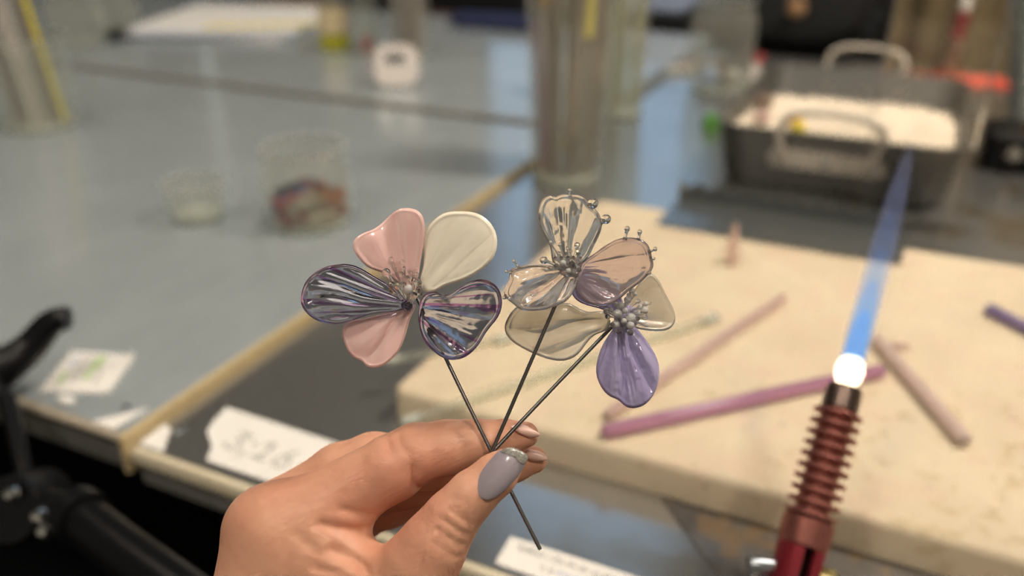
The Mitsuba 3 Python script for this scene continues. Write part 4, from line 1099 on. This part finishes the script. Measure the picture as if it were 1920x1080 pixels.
# ------------------------------------------------------------------ the hand
HAND = {"index":[[-67.4,-26.9,-10.0,13.5],[-32.4,-6.8,-7.0,10.6],[-25.0,-2.2,-7.0,9.5],[-14.4,-0.4,-8.0,8.7],[-5.0,1.3,-8.0,7.2],[4.2,2.6,-8.0,5.8],[11.4,3.8,-8.0,4.4]],"middle":[[-75.9,-28.9,-32.0,12.4],[-54.5,-14.9,-31.0,11.4],[-42.8,-10.0,-30.0,10.4],[-23.3,-8.9,-26.0,9.4],[-4.3,-8.4,-22.0,8.2],[6.9,-7.7,-20.0,6.8],[14.3,-6.7,-19.0,4.8]],"ring":[[-74.1,-37.4,-48.0,12.0],[-50.1,-25.7,-50.0,10.0],[-31.1,-20.3,-44.0,9.0],[-14.7,-17.0,-38.0,7.6],[-3.8,-15.3,-35.0,6.0]],"little":[[-73.4,-49.5,-58.0,10.5],[-54.0,-38.6,-60.0,8.4],[-39.8,-32.3,-56.0,7.6],[-27.9,-27.2,-52.0,6.6]],"thumb":[[-47.6,-72.2,-5.0,16],[-30.4,-48.2,3.0,13.5],[-21.5,-33.9,9.0,11.4],[-16.7,-26.0,11.0,9.6],[-11.6,-18.3,12.0,7.9],[-5.3,-11.3,12.0,6.9],[1.9,-5.3,11.5,6.0],[5.3,-2.4,11.0,4.8]],"palm":[[[-75.3,-28.9,-12.0,14.2],[-73.3,-51.1,-10.0,16]],[[-77.9,-34.4,-24.0,14.4],[-77.5,-61.8,-24.0,17.4]],[[-79.5,-39.5,-38.0,14],[-79.5,-71.0,-38.0,18]],[[-77.6,-49.1,-50.0,12],[-73.6,-74.1,-46.0,16]],[[-73.6,-51.1,-10.0,16],[-56.2,-64.4,-12.0,18]],[[-79.4,-61.8,-24.0,18],[-60.9,-82.8,-25.0,22]],[[-73.6,-74.1,-46.0,16],[-60.9,-82.8,-25.0,20]],[[-56.9,-39.4,-7.0,12],[-41.8,-46.5,-2.0,11]],[[-66.6,-30.5,-7.0,13],[-55.4,-28.8,-7.0,10]],[[-55.4,-28.8,-7.0,9.5],[-52.3,-36.7,-4.0,8]],[[-52.3,-36.7,-4.0,8],[-35.0,-44.4,3.0,8]]],"forearm":[[-60.9,-82.8,-25.0,24],[-52.3,-110.2,-20.0,26],[-38.0,-156.4,0.0,32]]}
CREASES = [[-24.3,-12.4,1.0,-24.9,-5.2,1.0,1.3,1.2],[-25.0,-3.2,2.0,-26.0,0.2,2.0,0.3,1.1],[-30.5,5.0,2.0,-27.9,0.2,2.0,0.45,1.1],[-33.9,3.0,2.0,-31.4,-1.5,2.0,0.45,1.1],[-22.3,7.4,2.0,-21.1,2.3,2.0,0.3,1.0],[-7.2,-21.9,19.5,-14.0,-16.8,19.5,0.9,1.15],[-5.3,-19.0,19.5,-11.4,-14.2,19.5,0.6,1.0],[-8.5,-25.1,19.5,-15.3,-20.0,19.5,0.8,1.15],[-9.8,-28.7,19.5,-16.2,-23.5,19.5,0.5,1.15],[-54.0,-22.5,6.0,-42.5,-25.8,6.0,1.3,1.6],[-49.8,-30.2,8.0,-38.4,-35.6,8.0,1.5,1.6],[-61.0,-25.4,5.0,-53.3,-31.3,5.0,0.5,1.6],[-55.2,-34.9,8.0,-40.1,-39.3,8.0,0.8,1.6],[-47.6,-18.0,4.0,-39.1,-20.9,4.0,0.7,1.4]]


def round_cone(G, a, b):
    """Distance from the grid points G to the capsule that tapers from a to b (x, y, z, r)."""
    p0, p1 = np.array(a[:3]), np.array(b[:3])
    ba = p1 - p0
    t = np.clip(((G - p0) @ ba) / (ba @ ba), 0, 1)
    t = t.astype(np.float32)
    d = np.linalg.norm(G - (p0 + t[..., None] * ba).astype(np.float32), axis=-1)
    return d - (a[3] + (b[3] - a[3]) * t)


def smin(a, b, k):
    h = np.clip(.5 + .5 * (b - a) / k, 0, 1)
    return b + (a - b) * h - k * h * (1 - h)


def chain(G, js, k):
    d = None
    for a, b in zip(js[:-1], js[1:]):
        c = round_cone(G, a, b)
        d = c if d is None else smin(d, c, k)
    return d


def surface_nets(fv, origin, h):
    sgn = fv < 0
    nx_, ny_, nz_ = fv.shape
    cells = np.zeros((nx_ - 1, ny_ - 1, nz_ - 1), int)
    offs = [(i, j, kk) for i in (0, 1) for j in (0, 1) for kk in (0, 1)]
    sl = lambda o: tuple(slice(o[q_], fv.shape[q_] - 1 + o[q_]) for q_ in range(3))
    for o in offs:
        cells += sgn[sl(o)]
    act = (cells > 0) & (cells < 8)
    I = np.argwhere(act)
    vid = np.full(act.shape, -1)
    vid[act] = np.arange(len(I))
    acc, cnt = np.zeros((len(I), 3)), np.zeros(len(I))
    for o in offs:
        for ax_ in range(3):
            if o[ax_]:
                continue
            o2 = list(o)
            o2[ax_] = 1
            A_ = fv[I[:, 0] + o[0], I[:, 1] + o[1], I[:, 2] + o[2]]
            B_ = fv[I[:, 0] + o2[0], I[:, 1] + o2[1], I[:, 2] + o2[2]]
            cr = (A_ < 0) != (B_ < 0)
            t = np.where(cr, A_ / np.where(cr, A_ - B_, 1), 0)
            pt = np.array(o, float) + t[:, None] * np.eye(3)[ax_]
            acc[cr] += pt[cr]
            cnt[cr] += 1
    Vv = (I + acc / cnt[:, None]) * h + origin
    Q = []
    for ax_ in range(3):
        b_, c_ = (ax_ + 1) % 3, (ax_ + 2) % 3
        s0, s1 = [slice(None)] * 3, [slice(None)] * 3
        s0[ax_], s1[ax_] = slice(0, -1), slice(1, None)
        A_, B_ = sgn[tuple(s0)], sgn[tuple(s1)]
        E = np.argwhere(A_ != B_)
        E = E[(E[:, b_] > 0) & (E[:, c_] > 0) & (E[:, b_] < fv.shape[b_] - 1) & (E[:, c_] < fv.shape[c_] - 1)]
        inside = A_[E[:, 0], E[:, 1], E[:, 2]]
        db, dc = np.eye(3, dtype=int)[b_], np.eye(3, dtype=int)[c_]
        qd = np.stack([vid[tuple((E - db - dc).T)], vid[tuple((E - dc).T)], vid[tuple(E.T)], vid[tuple((E - db).T)]], 1)
        qd[~inside] = qd[~inside][:, ::-1]
        Q.append(qd)
    Q = np.vstack(Q)
    return Vv, np.vstack([Q[:, [0, 1, 2]], Q[:, [0, 2, 3]]])


allj = np.array([j for kk in ('index', 'middle', 'ring', 'little', 'thumb') for j in HAND[kk]] + [j for s in HAND['palm'] for j in s] + [j for j in HAND['forearm']])
lo_, hi_ = (allj[:, :3] - allj[:, 3:4]).min(0) - 4, (allj[:, :3] + allj[:, 3:4]).max(0) + 4


def hand_field(lo, hi, h):
    axs = [np.arange(lo[i], hi[i] + h, h, dtype=np.float32) for i in range(3)]
    G = np.stack(np.meshgrid(*axs, indexing='ij'), -1)
    palm = None
    for a, b in HAND['palm']:
        c = round_cone(G, a, b)
        palm = c if palm is None else smin(palm, c, 10)
    palm = smin(palm, chain(G, HAND['forearm'], 6), 14)
    d = palm
    for kk, kb in (('little', 7), ('ring', 7), ('middle', 8), ('index', 9)):
        fch = chain(G, HAND[kk], 3.0)
        d = smin(d, smin(palm, fch, kb), 1.2)
    thumb = chain(G, HAND['thumb'], 4.0)
    d = smin(d, smin(palm, thumb, 11), 1.2)
    for x0, y0, z0, x1, y1, z1, dep, sg in CREASES:
        a, b = np.array([x0, y0, z0]), np.array([x1, y1, z1])
        ba = b - a
        t = np.clip(((G - a) @ ba) / (ba @ ba), 0, 1)
        off = G - (a + t[..., None] * ba)
        off[..., 2] *= .11
        d = d + dep * np.exp(-((off ** 2).sum(-1)) / sg ** 2)
    return d, np.array([a_[0] for a_ in axs])


hstep = 0.85
fv, org = hand_field(lo_, hi_, hstep)
Vh, Fh = surface_nets(fv, org, hstep)
hm = trimesh.Trimesh(Vh, Fh, process=False)
comp = hm.split(only_watertight=False)
hm = max(comp, key=lambda c_: len(c_.faces))
trimesh.smoothing.filter_taubin(hm, iterations=6)
hm.vertices = W(np.array(hm.vertices))
if hm.volume < 0:
    hm.invert()
hand = obj('hand', hm, 'skin', smooth=True)
tag(hand, 'left hand pinching the three wires between thumb and index finger, lilac thumb nail', 'hand')


def nail(outline, m, name, centre_w, bulge, axis, thick=.9, tilt=(0, 0)):
    """A curved plate: the outline lies in the frame's plane, domed across the finger's axis."""
    P = spline(outline, 90, closed=True)
    if Polygon(P).exterior.is_ccw is False:
        P = P[::-1]
    C = P.mean(0)
    e = np.array(axis, float) / np.linalg.norm(axis)
    f = np.array([-e[1], e[0]])
    half = np.abs((P - C) @ f).max()
    K = 12
    r = np.sin(np.linspace(0, 1, K) * np.pi / 2)
    XY = C + r[:, None, None] * (P - C)[None]
    s, t = (XY - C) @ e, (XY - C) @ f
    w_ = centre_w - bulge * (t / half) ** 2 + tilt[0] * s + tilt[1] * t - .015 * s ** 2
    edge_ = thick * np.sqrt(np.clip(1 - (np.broadcast_to(r[:, None], s.shape)) ** 6, 0, 1))
    Vt_ = np.concatenate([XY, (w_ + edge_ * .5)[..., None]], -1).reshape(-1, 3)
    Vb_ = np.concatenate([XY, (w_ - thick * .5 * (edge_ > 0))[..., None]], -1).reshape(-1, 3)
    n = 90
    I = np.arange(K * n).reshape(K, n)
    J = I + K * n

    def fc_(I_, flip):
        a_, b_ = I_[:-1], I_[1:]
        a2, b2 = np.roll(a_, -1, 1), np.roll(b_, -1, 1)
        F_ = np.concatenate([np.stack([a_, b_, b2], -1).reshape(-1, 3), np.stack([a_, b2, a2], -1).reshape(-1, 3)])
        return F_[:, ::-1] if flip else F_

    rim_ = np.stack([I[-1], J[-1], np.roll(J[-1], -1)], -1), np.stack([I[-1], np.roll(J[-1], -1), np.roll(I[-1], -1)], -1)
    mesh = trimesh.Trimesh(W(np.vstack([Vt_, Vb_])), np.vstack([fc_(I, False), fc_(J, True), *rim_]), process=False)
    mesh.merge_vertices(merge_norm=True, merge_tex=True)
    return obj(name, mesh, m, hand, smooth=60)


nk = nail([[-2.0,-10.7],[-3.6,-8.8],[-3.8,-6.2],[-2.5,-3.2],[-0.6,-0.5],[1.5,1.9],[3.4,3.5],[5.3,3.3],[8.2,2.1],[10.9,0.2],[10.1,-2.1],[8.2,-4.8],[5.8,-7.3],[3.3,-9.4],[0.5,-10.8]], 'nail_lilac', 'thumb_nail', 21.0, 2.6, (.6, .8), tilt=(-.02, -.25))
labels[nk] = {'label': 'lilac grey thumb nail'}
nk = nail([[3.4,3.3],[6.1,4.6],[8.8,4.1],[11.7,1.4],[10.7,-0.2],[7.2,2.1]], 'nail_glitter', 'nail_tip', 20.4, 1.0, (.6, .8), tilt=(-.02, -.25))
labels[nk] = {'label': 'silver glitter nail tip'}
nail([[6.6,7.5],[10.4,8.0],[13.9,6.4],[16.0,4.7],[13.9,3.6],[10.4,4.7]], 'nail_natural', 'finger_nail', -2.0, 1.2, (1, -.2))
nail([[11.4,-2.8],[15.0,-2.3],[17.7,-3.5],[19.0,-5.0],[16.3,-6.0],[12.7,-5.3]], 'nail_natural', 'finger_nail', -12.0, 1.2, (1, -.2))
